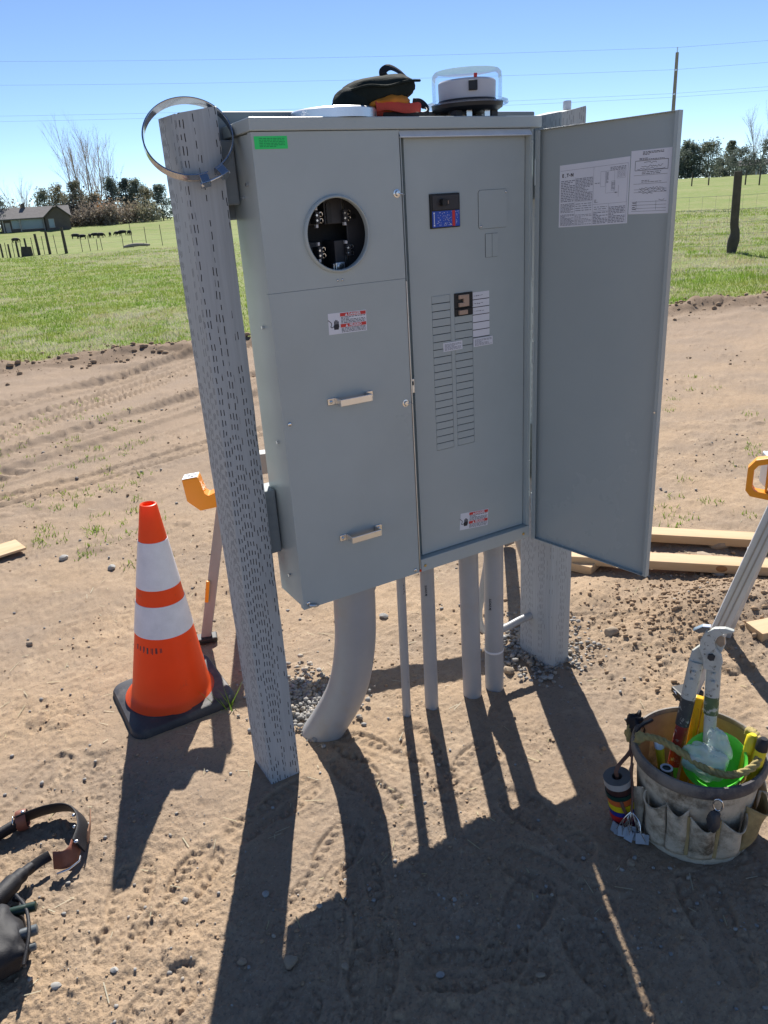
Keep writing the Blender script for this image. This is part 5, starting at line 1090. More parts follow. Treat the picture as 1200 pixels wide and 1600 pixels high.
# the other things in the bucket
yh = [((-0.030, 0.050), (-0.012, 0.045), 0.085, 0.352, 'left'), ((-0.008, 0.040), (0.008, 0.036), 0.085, 0.340, 'right')]
for k, (b0, t0, z0, z1, sd_) in enumerate(yh):
    a, b = bt(b0[0], b0[1], z0), bt(t0[0], t0[1], z1)
    yo = thing('yellow_hand_tool', tuple(a), ('taller' if k == 0 else 'shorter')+' yellow tool grip between the arms of the cable cutter', 'hand tool', 'yellow tools in the bucket')
    build('grip', MB().bar(a, b, 0.020, 0.016, (-0.85, -0.52, 0)), M_yellow, yo, bevel=0.003)
    d_ = (b-a).normalized(); build('rib', MB().bar(a+d_*0.06+Vector((-0.85, -0.52, 0))*0.0085, b-d_*0.03+Vector((-0.85, -0.52, 0))*0.0085, 0.005, 0.003, (-0.85, -0.52, 0)), M_yellow, yo, bevel=0.001)
bw = thing('green_bowl', tuple(bt(0.045, -0.02, 0.16)), 'bright green plastic bowl tilted in the mouth of the bucket', 'bowl')
BT = Matrix.Translation(bt(0.040, -0.030, 0.235)) @ Matrix.Rotation(R(32), 4, Vector((0.52, -0.85, 0))) @ Matrix.Rotation(R(-14), 4, Vector((0.85, 0.52, 0)))
build('shell', MB().lathe([(0.0, -0.055), (0.035, -0.052), (0.058, -0.030), (0.070, 0.0), (0.074, 0.004), (0.0735, 0.006), (0.068, 0.002), (0.056, -0.028), (0.034, -0.049), (0.0, -0.0525)], (0, 0, 0), 40).xf(BT), M_lime, bw, smooth=40)
pb = thing('plastic_bag', tuple(bt(0.03, -0.03, 0.20)), 'crumpled clear plastic bag stuffed into the green bowl', 'bag')
mb = lumpy((0, 0, 0), 0.050, 0.026, 0.046, 0.9, 40, 30, 17, 0.13); mb.xf(Matrix.Translation(bt(0.020, -0.050, 0.245)) @ Matrix.Rotation(R(-58), 4, 'Z') @ Matrix.Rotation(R(28), 4, 'Y'))
build('film', mb, M_film, pb, smooth=35)
mb = lumpy((0, 0, 0), 0.024, 0.014, 0.042, 0.9, 30, 22, 23, 0.16); mb.xf(Matrix.Translation(bt(0.046, -0.030, 0.285)) @ Matrix.Rotation(R(-58), 4, 'Z') @ Matrix.Rotation(R(-20), 4, 'Y'))
build('film_fold', mb, M_film, pb, smooth=35)
def driver(name, a, b, r_, m1, m2, label):
    a, b = Vector(a), Vector(b); o = thing(name, tuple(a), label, 'screwdriver'); L = b-a
    build('shank', MB().cyl(a, a+L*0.5, r_*0.35, 10), M_steel, o, smooth=50)
    build('grip', MB().tube([a+L*0.45, a+L*0.5, a+L*0.62, a+L*0.8, a+L*0.93, b], [r_*0.7, r_, r_*0.85, r_, r_*1.02, r_*0.7], 12), m1, o, smooth=50)
    build('butt_cap', MB().tube([a+L*0.90, a+L*1.0, a+L*1.03], [r_*1.08, r_*1.04, r_*0.6], 12), m2, o, smooth=50); return o
driver('screwdriver', bt(-0.060, -0.03, 0.08), bt(-0.088, -0.03, 0.252), 0.0105, M_yellow2, M_white, 'white and yellow capped screwdriver beside the rope knot')
driver('screwdriver', bt(0.085, -0.02, 0.08), bt(0.112, 0.00, 0.305), 0.0125, M_yellow2, M_yellow2, 'lemon yellow screwdriver at the right of the bucket')
driver('screwdriver', bt(0.112, -0.03, 0.08), bt(0.135, -0.02, 0.315), 0.0130, M_yellow2, M_black, 'yellow and black screwdriver against the right bucket rim')
bo = thing('dark_bottle', tuple(bt(-0.060, -0.075, 0.10)), 'dark green bottle with white printed cap under the rope', 'bottle')
build('flask', MB().lathe([(0.0, 0.0), (0.020, 0.002), (0.022, 0.02), (0.022, 0.085), (0.016, 0.105), (0.0145, 0.118), (0.0, 0.1185)], bt(-0.060, -0.075, 0.095), 24), M_tool, bo, smooth=50)
build('cap_ring', MB().lathe([(0.010, 0.1195), (0.0145, 0.1195), (0.0145, 0.1215), (0.010, 0.1215)], bt(-0.060, -0.075, 0.095), 24), M_white, bo, smooth=50)
gl = thing('work_glove', tuple(bt(-0.150, 0.030, 0.20)), 'dark leather glove hung over the left of the bucket rim', 'glove')
build('palm', lumpy(tuple(bt(-0.152, 0.045, 0.232)), 0.024, 0.020, 0.026, 0.9, 18, 12, 31, 0.3), M_nylon, gl, smooth=60)
build('cuff', lumpy(tuple(bt(-0.158, 0.040, 0.198)), 0.020, 0.016, 0.030, 0.9, 18, 12, 33, 0.35), M_rope, gl, smooth=60)
build('strap_wrap', MB().tube(bez([bt(-0.118, 0.03, 0.262), bt(-0.140, 0.0, 0.256), bt(-0.152, -0.02, 0.225), bt(-0.150, -0.03, 0.190)], 6), 0.014, 10, flat=0.35), M_nylon, gl, smooth=60)
# rolls of coloured tape on a strap
tp = thing('tape_stack', tuple(bt(-0.165, -0.050, 0.02)), 'stack of coloured electrical tape rolls hanging from a brown strap', 'tape')
TC = bt(-0.158, -0.080, 0.0); tilt = Matrix.Translation((TC.x, TC.y, 0.088)) @ Matrix.Rotation(R(-9), 4, Vector((0.85, 0.52, 0))) @ Matrix.Rotation(R(7), 4, Vector((0.52, -0.85, 0)))
cols_ = [('grey', (0.40, 0.38, 0.36)), ('brown', (0.060, 0.025, 0.022)), ('dark_green', (0.008, 0.045, 0.032)), ('orange', (0.62, 0.13, 0.03)), ('yellow', (0.72, 0.55, 0.01)), ('blue', (0.02, 0.03, 0.25)), ('red', (0.52, 0.02, 0.02)), ('purple', (0.13, 0.012, 0.07))]
zz = 0.0; tops = 0.078
for k, (nm, c_) in enumerate(cols_):
    th = 0.0185 if k not in (2, 5) else 0.0135
    z1 = tops-zz; z0 = z1-th; zz += th+0.0006; ro = 0.0335-(0.001 if k % 2 else 0); dx = 0.0012*math.sin(k*2.1)
    mt_ = pm('tape_'+nm, c_, 0.4, 0, 0.1, 40); m2_ = pm('tape_side_'+nm, (c_[0]*0.25+0.02, c_[1]*0.25+0.02, c_[2]*0.25+0.02), 0.6, 0, 0.1, 60)
    mb = MB(); N = 32
    for (r_, z) in ((0.0125, z0), (ro, z0), (ro, z1), (0.0125, z1)):
        for q in range(N): mb.v.append((dx+r_*math.cos(2*math.pi*q/N), r_*math.sin(2*math.pi*q/N), z))
    for i in range(4):
        for q in range(N): mb.f.append((i*N+q, i*N+(q+1) % N, ((i+1) % 4)*N+(q+1) % N, ((i+1) % 4)*N+q)); mb.m.append(0 if i == 1 else 1)
    build('tape_roll', mb.xf(tilt), [mt_, m2_], tp, smooth=40)
build('strap', MB().tube(bez([tilt @ Vector((0.0, 0, -0.06)), tilt @ Vector((0, 0, 0.06)), tilt @ Vector((0.004, 0.0, 0.10)), bt(-0.150, -0.05, 0.215), bt(-0.140, -0.02, 0.252)], 6), 0.0048, 8, flat=0.3, upv=(-0.85, -0.52, 0.2)), M_copper, tp, smooth=60)
wt = thing('wire_tag_bunch', tuple(bt(-0.135, -0.105, 0.0)), 'bunch of silvery wire seals hanging beside the tape rolls', 'seals')
rl = random.Random(8)
build('hanging_strap', MB().tube(bez([bt(-0.148, -0.02, 0.235), bt(-0.140, -0.075, 0.19), bt(-0.128, -0.108, 0.13), bt(-0.126, -0.118, 0.092)], 6), 0.0042, 8, flat=0.5), M_copper, wt, smooth=60)
build('hanging_strap', MB().tube(bez([tilt @ Vector((-0.024, -0.027, 0.030)), tilt @ Vector((-0.022, -0.031, 0.0)), tilt @ Vector((-0.014, -0.034, -0.035)), bt(-0.140, -0.125, 0.050)], 6), 0.0042, 8, flat=0.5), M_copper, wt, smooth=60)
top = bt(-0.126, -0.118, 0.095)
M_lead = pm('lead_grey', (0.30, 0.34, 0.40), 0.45, 0.3, 0.12, 40)
for k in range(16):
    e = bt(-0.160+0.0052*k+rl.uniform(-.004, .004), -0.128+rl.uniform(-0.016, 0.012), 0.026+rl.uniform(0, 0.020)); mid = (top+e)/2+Vector((rl.uniform(-.008, .008), rl.uniform(-.008, .008), 0.006))
    build('wire', MB().tube(bez([top, mid, e], 4), 0.0010, 5), M_steel, wt, smooth=60)
    if k % 2 == 0:
        n_ = Vector((-0.85+rl.uniform(-.5, .5), -0.52+rl.uniform(-.5, .5), 0.35)).normalized(); sx = n_.cross(Vector((0, 0, 1))).normalized(); sz = sx.cross(n_)
        build('tag', MB().obox(e, sx, sz, n_, 0.0105, 0.013, 0.0008), M_lead, wt)
cl = thing('carabiner', tuple(bt(0.075, -0.165, 0.15)), 'steel ring with a dark key fob clipped to the bucket rim', 'carabiner')
cp = bt(0.062, -0.154, 0.215)
build('ring', MB().tube([cp+Vector((0.52, -0.85, 0))*0.010*math.cos(R(a))+Vector((0, 0, 1))*0.016*math.sin(R(a)) for a in range(0, 360, 24)], 0.0022, 8, closed=True), M_steel, cl, smooth=60)
build('fob', lumpy(tuple(bt(0.058, -0.160, 0.172)), 0.016, 0.014, 0.030, 0.9, 16, 12, 41, 0.15), M_black2, cl, smooth=60)

# ------------------------------------------------------------------ tool belt at the lower left
tb = thing('tool_belt', (-0.72, 0.10, 0.0), 'black padded tool belt with brown leather tabs lying on the dirt', 'belt')
def ribbon(pts, w_, t_, zc, mat, name, parent, n=8, lean=0.0):
    """upright strap: centre line on the ground plan, w_ tall, t_ thick"""
    pp = bez([(p[0], p[1], p[2] if len(p) > 2 else zc) for p in pts], n)
    return build(name, MB().tube(pp, w_/2, 14, flat=1.0, upv=(lean, 0, 1)) if False else strap_mesh(pp, w_, t_, lean), mat, parent, smooth=50)
def strap_mesh(pp, w_, t_, lean):
    mb = MB(); n = len(pp); K = 12
    for i, p in enumerate(pp):
        t = (pp[min(i+1, n-1)]-pp[max(i-1, 0)]).normalized(); s_ = t.cross(Vector((0, 0, 1))).normalized(); u = (Vector((0, 0, 1))+s_*lean).normalized()
        q = t.cross(u).normalized()
        for k in range(K):
            a = 2*math.pi*k/K; ca, sa = math.cos(a), math.sin(a); f = lambda c: math.copysign(abs(c)**0.6, c)
            mb.v.append(tuple(p+u*f(ca)*w_/2+q*f(sa)*t_/2))
    for i in range(n-1):
        for k in range(K): mb.f.append((i*K+k, i*K+(k+1) % K, (i+1)*K+(k+1) % K, (i+1)*K+k)); mb.m.append(0)
    mb.f.append(tuple(reversed(range(K)))); mb.f.append(tuple((n-1)*K+k for k in range(K))); mb.m += [0, 0]; return mb
ribbon([(-0.93, 0.215), (-0.86, 0.255), (-0.80, 0.281), (-0.745, 0.296)], 0.040, 0.022, 0.030, M_nylon, 'padded_strap', tb, lean=0.5)
ribbon([(-0.760, 0.292), (-0.70, 0.292), (-0.650, 0.276), (-0.622, 0.245), (-0.612, 0.20), (-0.618, 0.150), (-0.637, 0.105)], 0.052, 0.006, 0.040, M_nylon, 'belt_web', tb, lean=0.45)
ribbon([(-0.642, 0.115), (-0.655, 0.090), (-0.676, 0.082), (-0.70, 0.095)], 0.046, 0.005, 0.036, M_leather, 'leather_tab', tb, lean=0.35)
ribbon([(-0.590, 0.205), (-0.598, 0.165), (-0.612, 0.125)], 0.044, 0.004, 0.036, M_leatherl, 'leather_tab', tb, lean=-0.2)
lo = MB(); c0 = Vector((-0.748, 0.294, 0.034))
for k in range(25):
    a = 2*math.pi*k/24
lo.tube([c0+Vector((0.10, 0.35, 0)).normalized()*0.020*math.cos(2*math.pi*k/24)+Vector((0, 0, 1))*0.028*math.sin(2*math.pi*k/24) for k in range(24)], 0.0022, 8, closed=True, flat=6.0, upv=(1, -0.15, 0))
build('leather_loop', lo, M_leather, tb, smooth=50)
build('loop_stud', MB().ball((-0.742, 0.288, 0.064), 0.005, 0.005, 0.003, 12, 6), M_steel, tb, smooth=60)
build('wire_ring', MB().tube([Vector((-0.768, 0.288, 0.040))+Vector((0.3, 0.9, 0)).normalized()*0.012*math.cos(R(a))+Vector((0, 0, 1))*0.018*math.sin(R(a)) for a in range(0, 360, 24)], 0.0015, 6, closed=True), M_steel, tb, smooth=60)
for (x_, y_, z_) in ((-0.628, 0.206, 0.055), (-0.634, 0.172, 0.046), (-0.632, 0.190, 0.032), (-0.645, 0.128, 0.040)):
    build('eyelet', MB().ball((x_, y_, z_), 0.005, 0.005, 0.0045, 10, 6), M_galv, tb, smooth=60)
build('tab_stud', MB().ball((-0.640, 0.098, 0.062), 0.006, 0.006, 0.003, 12, 6), M_steel, tb, smooth=60)
build('buckle', MB().tube([(-0.700, 0.070, 0.014), (-0.672, 0.064, 0.018), (-0.645, 0.072, 0.022), (-0.640, 0.085, 0.024)], 0.0028, 8), M_steel, tb, smooth=50)
ribbon([(-0.705, 0.120), (-0.735, 0.112), (-0.762, 0.098)], 0.026, 0.010, 0.034, M_nylon, 'strap_end', tb, lean=0.9)
build('shoulder_pad', MB().tube(bez([(-0.752, 0.106, 0.034), (-0.785, 0.080, 0.040), (-0.82, 0.045, 0.045), (-0.87, 0.0, 0.045), (-0.92, -0.04, 0.04)], 6), [0.018]*4+[0.024]*4+[0.030]*4+[0.032]*4+[0.03]*9, 14, flat=0.75), M_nylon, tb, smooth=60)
build('pouch', lumpy((-0.855, -0.105, 0.045), 0.070, 0.085, 0.050, 0.55, 30, 18, 51, 0.10), M_nylon, tb, smooth=60)
build('pouch_edge', MB().tube(bez([(-0.79, -0.01, 0.075), (-0.775, -0.07, 0.080), (-0.778, -0.14, 0.078), (-0.80, -0.20, 0.06)], 6), 0.004, 8), M_nylon, tb, smooth=60)
for (a, b, r_, mt_, lb_) in (((-0.85, -0.045, 0.075), (-0.755, -0.070, 0.075), 0.0105, M_tool, 'green capped tool handle poking from the belt pouch, uppermost'), ((-0.86, -0.115, 0.070), (-0.762, -0.130, 0.068), 0.0110, M_toolg, 'grey tool grip poking from the belt pouch, in the middle'), ((-0.86, -0.150, 0.055), (-0.772, -0.155, 0.050), 0.0085, M_toolg, 'slim grey tool grip poking from the belt pouch, lowest')):
    a, b = Vector(a), Vector(b); d_ = b-a; o = thing('hand_tool', tuple(a), lb_, 'hand tool', 'tools in the belt pouch')
    build('grip', MB().tube([a, a+d_*0.5, a+d_*0.9, b], [r_*0.8, r_, r_, r_*0.7], 14), mt_, o, smooth=50); build('end_cap', MB().tube([a+d_*0.80, b, b+d_*0.02], [r_*1.06, r_*1.02, r_*0.5], 14), mt_ if mt_ is M_tool else M_toolg, o, smooth=50)
# pouch loop and flap hanging off the belt
build('nylon_flap', MB().tube(bez([(-0.80, 0.035, 0.028), (-0.785, 0.02, 0.02), (-0.80, -0.01, 0.016), (-0.85, -0.03, 0.016)], 6), 0.012, 10, flat=0.5), M_nylon, tb, smooth=60)

# ------------------------------------------------------------------ single stones
def stone(x, y, s, mat, label, seed, zs=0.6, sink=0.3, name='stone'):
    rl = random.Random(seed); bm = bmesh.new(); bmesh.ops.create_icosphere(bm, subdivisions=2, radius=1.0)
    ax = (rl.uniform(0.75, 1.25), rl.uniform(0.7, 1.0), zs*rl.uniform(0.85, 1.1)); cuts = [(Vector((rl.uniform(-1, 1), rl.uniform(-1, 1), rl.uniform(-0.3, 1))).normalized(), rl.uniform(0.55, 0.85)) for _ in range(7)]
    for v in bm.verts:
        p = v.co.copy()
        for n_, d_ in cuts:
            k_ = p.dot(n_)
            if k_ > d_: p -= n_*(k_-d_)*0.85
        v.co = Vector((p.x*ax[0], p.y*ax[1], p.z*ax[2]))*s
    me = bpy.data.meshes.new(name); bm.to_mesh(me); bm.free(); me.materials.append(mat)
    me.polygons.foreach_set('use_smooth', [True]*len(me.polygons)); me.set_sharp_from_angle(angle=R(35))
    o = bpy.data.objects.new(name, me); col.objects.link(o); o.location = (x, y, gz(x, y)+s*zs*(1-2*sink)); o.rotation_euler = (0, 0, rl.uniform(0, 6))
    return tag(o, label, 'stone', 'loose stones')
for k, (x, y, s, mt_, lb_) in enumerate((
    (-0.311, -0.466, 0.022, M_rock, 'largest tan stone lying in the cabinet shadow near the bottom edge'),
    (-0.399, -0.405, 0.012, M_rock, 'small stone in shadow left of the largest shaded stone'),
    (-0.288, -0.270, 0.011, M_rockg, 'pale stone in the shadow strip below the incised post'),
    (-0.754, -0.237, 0.011, M_rockg, 'pale grey pebble in sun near the lower left corner'),
    (-0.638, -0.273, 0.008, M_rockg, 'second sunlit pebble right of the corner one, near the bottom edge'),
    (-0.217, -0.539, 0.010, M_rock, 'small stone in shadow right of the largest shaded stone'),
    (-0.059, -0.664, 0.009, M_rockg, 'grey pebble in deep shadow at bottom centre'),
    (0.476, -0.684, 0.013, M_rock, 'dark stone in shadow just left of the bucket foot'),
    (0.766, 0.121, 0.024, M_rock, 'tan stone between the rightmost conduit and the right post'),
    (0.613, 0.696, 0.022, M_rockg, 'pale stone behind the cabinet, seen beside the thin conduit'),
    (1.925, 0.253, 0.045, M_rock, 'rounded stone resting against the nearer pine board'),
    (2.112, 0.330, 0.050, M_rock, 'larger stone wedged between the two long pine boards'),
    (1.869, 0.146, 0.032, M_rockg, 'grey stone on the spoil heap below the pine boards'),
    (1.205, 0.080, 0.030, M_rock, 'flat tan stone on the dirt right of the right post'),
    (0.071, -0.532, 0.008, M_rockg, 'grey pebble in shadow under the open door'),
    (0.109, -0.783, 0.009, M_rock, 'pebble in shadow beside the thin streak of sunlight'),
    (-0.452, -0.170, 0.009, M_rockg, 'pale pebble inside a sunlit boot print left of the post shadow'),
    (-0.178, 1.845, 0.026, M_rockg, 'grey stone on the dirt above the traffic cone'),
    (-0.347, 2.109, 0.030, M_rockg, 'pale stone left of the cone beyond the soil crumbs'),
    (1.80, 0.80, 0.035, M_rock, 'tan stone on the dirt at the end of the farther pine board'),
    (-0.60, 1.35, 0.016, M_rock, 'small tan stone on the dirt left of the cone base'))):
    stone(x, y, s, mt_, lb_, 100+k, 0.6, 0.22)
# ------------------------------------------------------------------ far background
def polar(az, D, z=None):
    x = CAM.x+D*math.sin(R(az)); y = CAM.y+D*math.cos(R(az)); return Vector((x, y, gz(x, y, False) if z is None else z))
def leaf_cloud(name, pts, size, mat, parent, rl):
    mb = MB()
    for p in pts:
        s_ = size*rl.uniform(0.6, 1.4); a = Vector((rl.gauss(0, 1), rl.gauss(0, 1), rl.gauss(0, 0.7))).normalized(); b = a.orthogonal().normalized(); c = a.cross(b)
        t = rl.uniform(0, 6.28); u = b*math.cos(t)+c*math.sin(t); v = a.cross(u)
        mb.add([p-u*s_-v*s_*0.5, p+u*s_-v*s_*0.4, p+v*s_], [(0, 1, 2)])
    return build(name, mb, mat, parent, fix=False)
def conifer(az, D, h, wd, kind, label, seed, mat):
    rl = random.Random(seed); p0 = polar(az, D); o = thing('conifer', tuple(p0), label, 'tree', 'evergreens along the far pasture edge'); wd *= 1.55
    build('trunk', MB().tube([p0+Vector((0, 0, -0.3)), p0+Vector((0.1, 0, h*0.5)), p0+Vector((0, 0, h*0.93))], [h*0.022, h*0.014, h*0.003], 6), M_barkd, o, smooth=60)
    pts = []; nl = 60; lobes = []
    for _ in range(nl):
        zz = rl.uniform(0.04, 0.97); env = (1-zz)**0.60*0.95+0.06 if kind == 0 else (math.sin(math.pi*min(1, 0.20+0.78*zz))**0.7)
        t = rl.uniform(0, 6.28); r_ = wd/2*env*rl.uniform(0.25, 1.0); lobes.append((Vector((r_*math.cos(t), r_*math.sin(t), h*zz)), wd*rl.uniform(0.07, 0.17)))
    for k in range(5): lobes.append((Vector((rl.gauss(0, wd*0.05), rl.gauss(0, wd*0.05), h*(0.82+0.04*k+rl.uniform(-0.02, 0.02)))), wd*0.06))
    for _ in range(4200):
        c, q = rl.choice(lobes); d_ = Vector([max(-1.6, min(1.6, rl.gauss(0, 1))) for _ in range(3)]); pts.append(p0+c+d_*q*0.52)
    pts = [p for p in pts if p.z > p0.z+0.1]
    cr_ = leaf_cloud('crown', pts, h*0.013+0.05, mat, o, rl); cr_['kind'] = 'stuff'; return o
def bare_tree(az, D, h, wd, label, seed, mat=M_twig, nt=3):
    rl = random.Random(seed); p0 = polar(az, D); o = thing('bare_tree', tuple(p0), label, 'tree', 'leafless trees along the far pasture edge'); trunk = MB(); tw = MB()
    def grow(mb, p, d, L, r_, lev):
        n_ = 4; pts = [p]; q = p.copy(); dd = d.copy()
        for i in range(n_): dd = (dd+Vector((rl.gauss(0, .07), rl.gauss(0, .07), 0.06))).normalized(); q = q+dd*L/n_; pts.append(q.copy())
        mb.tube(pts, [r_*(1-0.75*i/n_) for i in range(n_+1)], 4 if lev else 6, cap=False)
        if lev < 3:
            for k in range((14, 8, 5)[lev]):
                f = rl.uniform(0.22, 0.98); i = int(f*n_); b = pts[i]+(pts[min(i+1, n_)]-pts[i])*(f*n_-i); az_ = rl.uniform(0, 6.28); sp = rl.uniform(0.25, 0.60)
                d2 = (dd*math.cos(sp)+Vector((math.cos(az_), math.sin(az_), 0.15))*math.sin(sp)).normalized()
                grow(tw, b, d2, L*rl.uniform(0.34, 0.52)*(1.15-f*0.5), r_*0.42*(1-0.5*f), lev+1)
    for k in range(nt):
        a = 6.28*k/nt+rl.uniform(0, 1); b = p0+Vector((math.cos(a), math.sin(a), 0))*wd*0.06
        grow(trunk, b+Vector((0, 0, -0.2)), Vector((math.cos(a)*wd/h*0.30, math.sin(a)*wd/h*0.30, 1)).normalized(), h*rl.uniform(0.72, 0.95), h*0.0085, 0)
    build('trunk', trunk, M_bark, o, smooth=60, fix=False); build('crown', tw, mat, o, fix=False)['kind'] = 'stuff'; return o
def shrub(az, D, h, wd, mat, label, seed):
    rl = random.Random(seed); p0 = polar(az, D); o = thing('shrub', tuple(p0), label, 'shrub', 'brush under the far trees'); st = MB()
    for k in range(7):
        a = rl.uniform(0, 6.28); st.tube([p0, p0+Vector((math.cos(a)*wd*0.25, math.sin(a)*wd*0.25, h*0.75))], [0.05, 0.02], 4)
    build('stem', st, M_barkd, o, fix=False)
    pts = [p0+Vector((rl.gauss(0, wd*0.23), rl.gauss(0, wd*0.23), h*abs(rl.gauss(0.42, 0.24)))) for _ in range(900)]
    leaf_cloud('twig_mass', pts, h*0.035+0.06, mat, o, rl)['kind'] = 'stuff'
DL = 195.0
def foliage(name, c):
    m = grass_mat(name, c, (c[0]*1.25, c[1]*1.2, c[2]*1.1)); return m
M_con, M_con2, M_con3, M_bush = foliage('hazed_juniper_leaf', (0.19, 0.215, 0.17)), foliage('hazed_dark_leaf', (0.145, 0.175, 0.155)), foliage('hazed_olive_leaf', (0.25, 0.24, 0.17)), foliage('russet_leaf', (0.29, 0.25, 0.21)); M_brush2, M_brush3 = foliage('tan_brush', (0.27, 0.235, 0.18)), foliage('rust_brush', (0.42, 0.22, 0.10))  # juniper, dark and olive leaf colours lightened and greyed to paint in haze
for k, (az, D, h, wd, kd, mt_, lb_) in enumerate((
    (5.75, 185, 8.0, 5.5, 1, M_con2, 'dark evergreen at the left picture edge beside the far house'),
    (8.55, 205, 10.0, 5.5, 0, M_con, 'pointed evergreen rising behind the right end of the far house'),
    (9.45, 205, 11.0, 6.0, 0, M_con3, 'broad evergreen between the far house and the tall bare trees'),
    (10.45, 200, 11.5, 5.5, 0, M_con3, 'olive evergreen in front of the tall bare trees, left one'),
    (11.45, 196, 8.0, 5.0, 1, M_con3, 'low olive evergreen under the tall bare trees'),
    (12.75, 198, 12.0, 5.0, 0, M_con2, 'dark spire-topped evergreen just right of the tall bare trees'),
    (13.60, 200, 11.8, 4.6, 0, M_con2, 'second dark evergreen to the right of the tall bare trees'),
    (14.30, 198, 11.5, 5.2, 0, M_con, 'third evergreen to the right of the tall bare trees'),
    (15.00, 196, 9.0, 5.0, 1, M_con3, 'fourth evergreen right of the bare trees, rounder and olive'),
    (15.75, 194, 9.5, 5.0, 0, M_con2, 'evergreen just left of the incised post'),
    (49.75, 150, 6.2, 3.8, 0, M_con2, 'evergreen just right of the open cabinet door'),
    (50.55, 152, 6.6, 3.4, 0, M_con, 'second evergreen right of the cabinet door'),
    (51.05, 150, 5.9, 3.2, 1, M_con2, 'third evergreen right of the cabinet door, rounder'),
    (51.85, 150, 6.2, 4.6, 1, M_con, 'widest evergreen right of the cabinet door'),
    (52.60, 155, 3.4, 2.6, 1, M_con2, 'smallest evergreen left of the tall fence post'),
    (53.15, 158, 6.6, 2.8, 0, M_con, 'slim evergreen behind the tall fence post'),
    (53.85, 152, 5.0, 4.2, 1, M_con2, 'round evergreen just right of the tall fence post'),
    (55.50, 150, 6.0, 4.2, 1, M_con2, 'evergreen at the right picture edge'))):
    conifer(az, D, h*(0.78 if az < 30 else 0.86), wd, kd, lb_, 300+k, mt_)
for k, (az, D, h, wd, nt_, lb_) in enumerate((
    (7.0, 205, 11.0, 7, 3, 'leafless tree behind the roof of the far house'),
    (7.75, 208, 9.0, 5, 2, 'smaller leafless tree behind the far house ridge'),
    (10.75, 205, 22.5, 9, 3, 'tallest leafless tree of the left treeline'),
    (11.6, 205, 21.5, 8, 3, 'middle of the three tall leafless trees on the left'),
    (12.35, 206, 19.5, 8, 3, 'right-hand one of the three tall leafless trees on the left'),
    (54.7, 155, 9.6, 5, 4, 'pale leafless tree near the right picture edge'))):
    bare_tree(az, D, h, wd, lb_, 400+k, M_twig, nt_)
for k, (az, D, h, wd, mt_, lb_) in enumerate(((11.0, 188, 4.2, 6, M_bush, 'russet brush below the tallest bare tree'), (11.9, 188, 4.6, 6, M_bush, 'russet brush below the middle bare tree'), (12.5, 186, 5.2, 5, M_bush, 'tall russet brush right of the bare trunks'), (13.2, 188, 3.4, 6, M_bush, 'low russet brush under the dark evergreens'), (10.2, 190, 3.0, 5, M_bush, 'low brush beside the far house wall'), (6.9, 203, 6.0, 6, M_bush, 'brush showing above the far house roof'), (10.0, 196, 6.0, 6, M_brush2, 'tan brush between the far house and the olive evergreen'), (10.9, 197, 7.0, 7, M_brush2, 'high tan brush around the tallest bare trunk'), (11.7, 195, 6.5, 7, M_brush2, 'high tan brush around the middle bare trunk'), (12.2, 190, 5.0, 4, M_brush3, 'rusty orange brush right of the bare trunks'), (13.9, 190, 5.0, 6, M_brush2, 'tan brush under the second dark evergreen'), (14.7, 188, 4.5, 6, M_con3, 'olive brush at the foot of the third evergreen'), (8.9, 192, 4.5, 4, M_con, 'green bush against the gable of the far house'))):
    shrub(az, D, h, wd, mt_, lb_, 500+k)

# far house
hp = polar(7.75, 180); hz = hp.z+0.2
hs = thing('farm_house', (hp.x, hp.y, hz), 'low dark ranch house with a grey roof far off at left', 'house', rz=R(-8), offset=False)
build('wall', MB().box(-6.4, 6.4, 0, 7.5, -1.0, 2.35), M_siding, hs)
build('gable_wall', MB().add([(2.0, -1.6, -1), (6.6, -1.6, -1), (6.6, -1.6, 2.3), (4.3, -1.6, 4.1), (2.0, -1.6, 2.3), (2.0, 1, -1), (6.6, 1, -1), (6.6, 1, 2.3), (4.3, 1, 4.1), (2.0, 1, 2.3)], [(0, 1, 2, 3, 4), (9, 8, 7, 6, 5), (0, 5, 6, 1), (1, 6, 7, 2), (4, 9, 5, 0)]), M_siding, hs)
rf = build('roof', MB().add([(-7, -0.9, 2.2), (7, -0.9, 2.2), (7, 3.7, 4.3), (-7, 3.7, 4.3), (-7, 8.3, 2.2), (7, 8.3, 2.2), (-7, -0.9, 2.0), (7, -0.9, 2.0), (-7, 8.3, 2.0), (7, 8.3, 2.0)], [(0, 1, 2, 3), (3, 2, 5, 4), (0, 6, 7, 1), (1, 7, 9, 5, 2), (0, 3, 4, 8, 6), (4, 5, 9, 8), (6, 8, 9, 7)]), M_roof, hs)
build('gable_roof', MB().add([(1.5, -2.2, 2.05), (4.3, -2.2, 4.45), (7.1, -2.2, 2.05), (1.5, 3.5, 2.05), (4.3, 3.5, 4.45), (7.1, 3.5, 2.05), (1.5, -2.2, 1.9), (4.3, -2.2, 4.25), (7.1, -2.2, 1.9)], [(0, 1, 4, 3), (1, 2, 5, 4), (0, 6, 7, 1), (1, 7, 8, 2)]), M_roof, rf)
build('chimney', MB().box(-2.0, -1.3, 3.2, 3.9, 3.8, 5.0), M_siding, rf)
for (x0, x1, z0, z1, nm) in ((-4.3, -3.0, 0.4, 1.9, 'window'), (-2.6, 1.4, 0.2, 1.9, 'window'), (2.6, 3.5, 0.2, 1.7, 'window')):
    yy = -0.06 if x1 < 2 else -1.66
    wo_ = build(nm, MB().box(x0-0.1, x1+0.1, yy+0.005, yy+0.055, z0-0.1, z1+0.1), M_trim, hs); build('pane', MB().box(x0, x1, yy-0.03, yy, z0, z1), M_win, wo_)
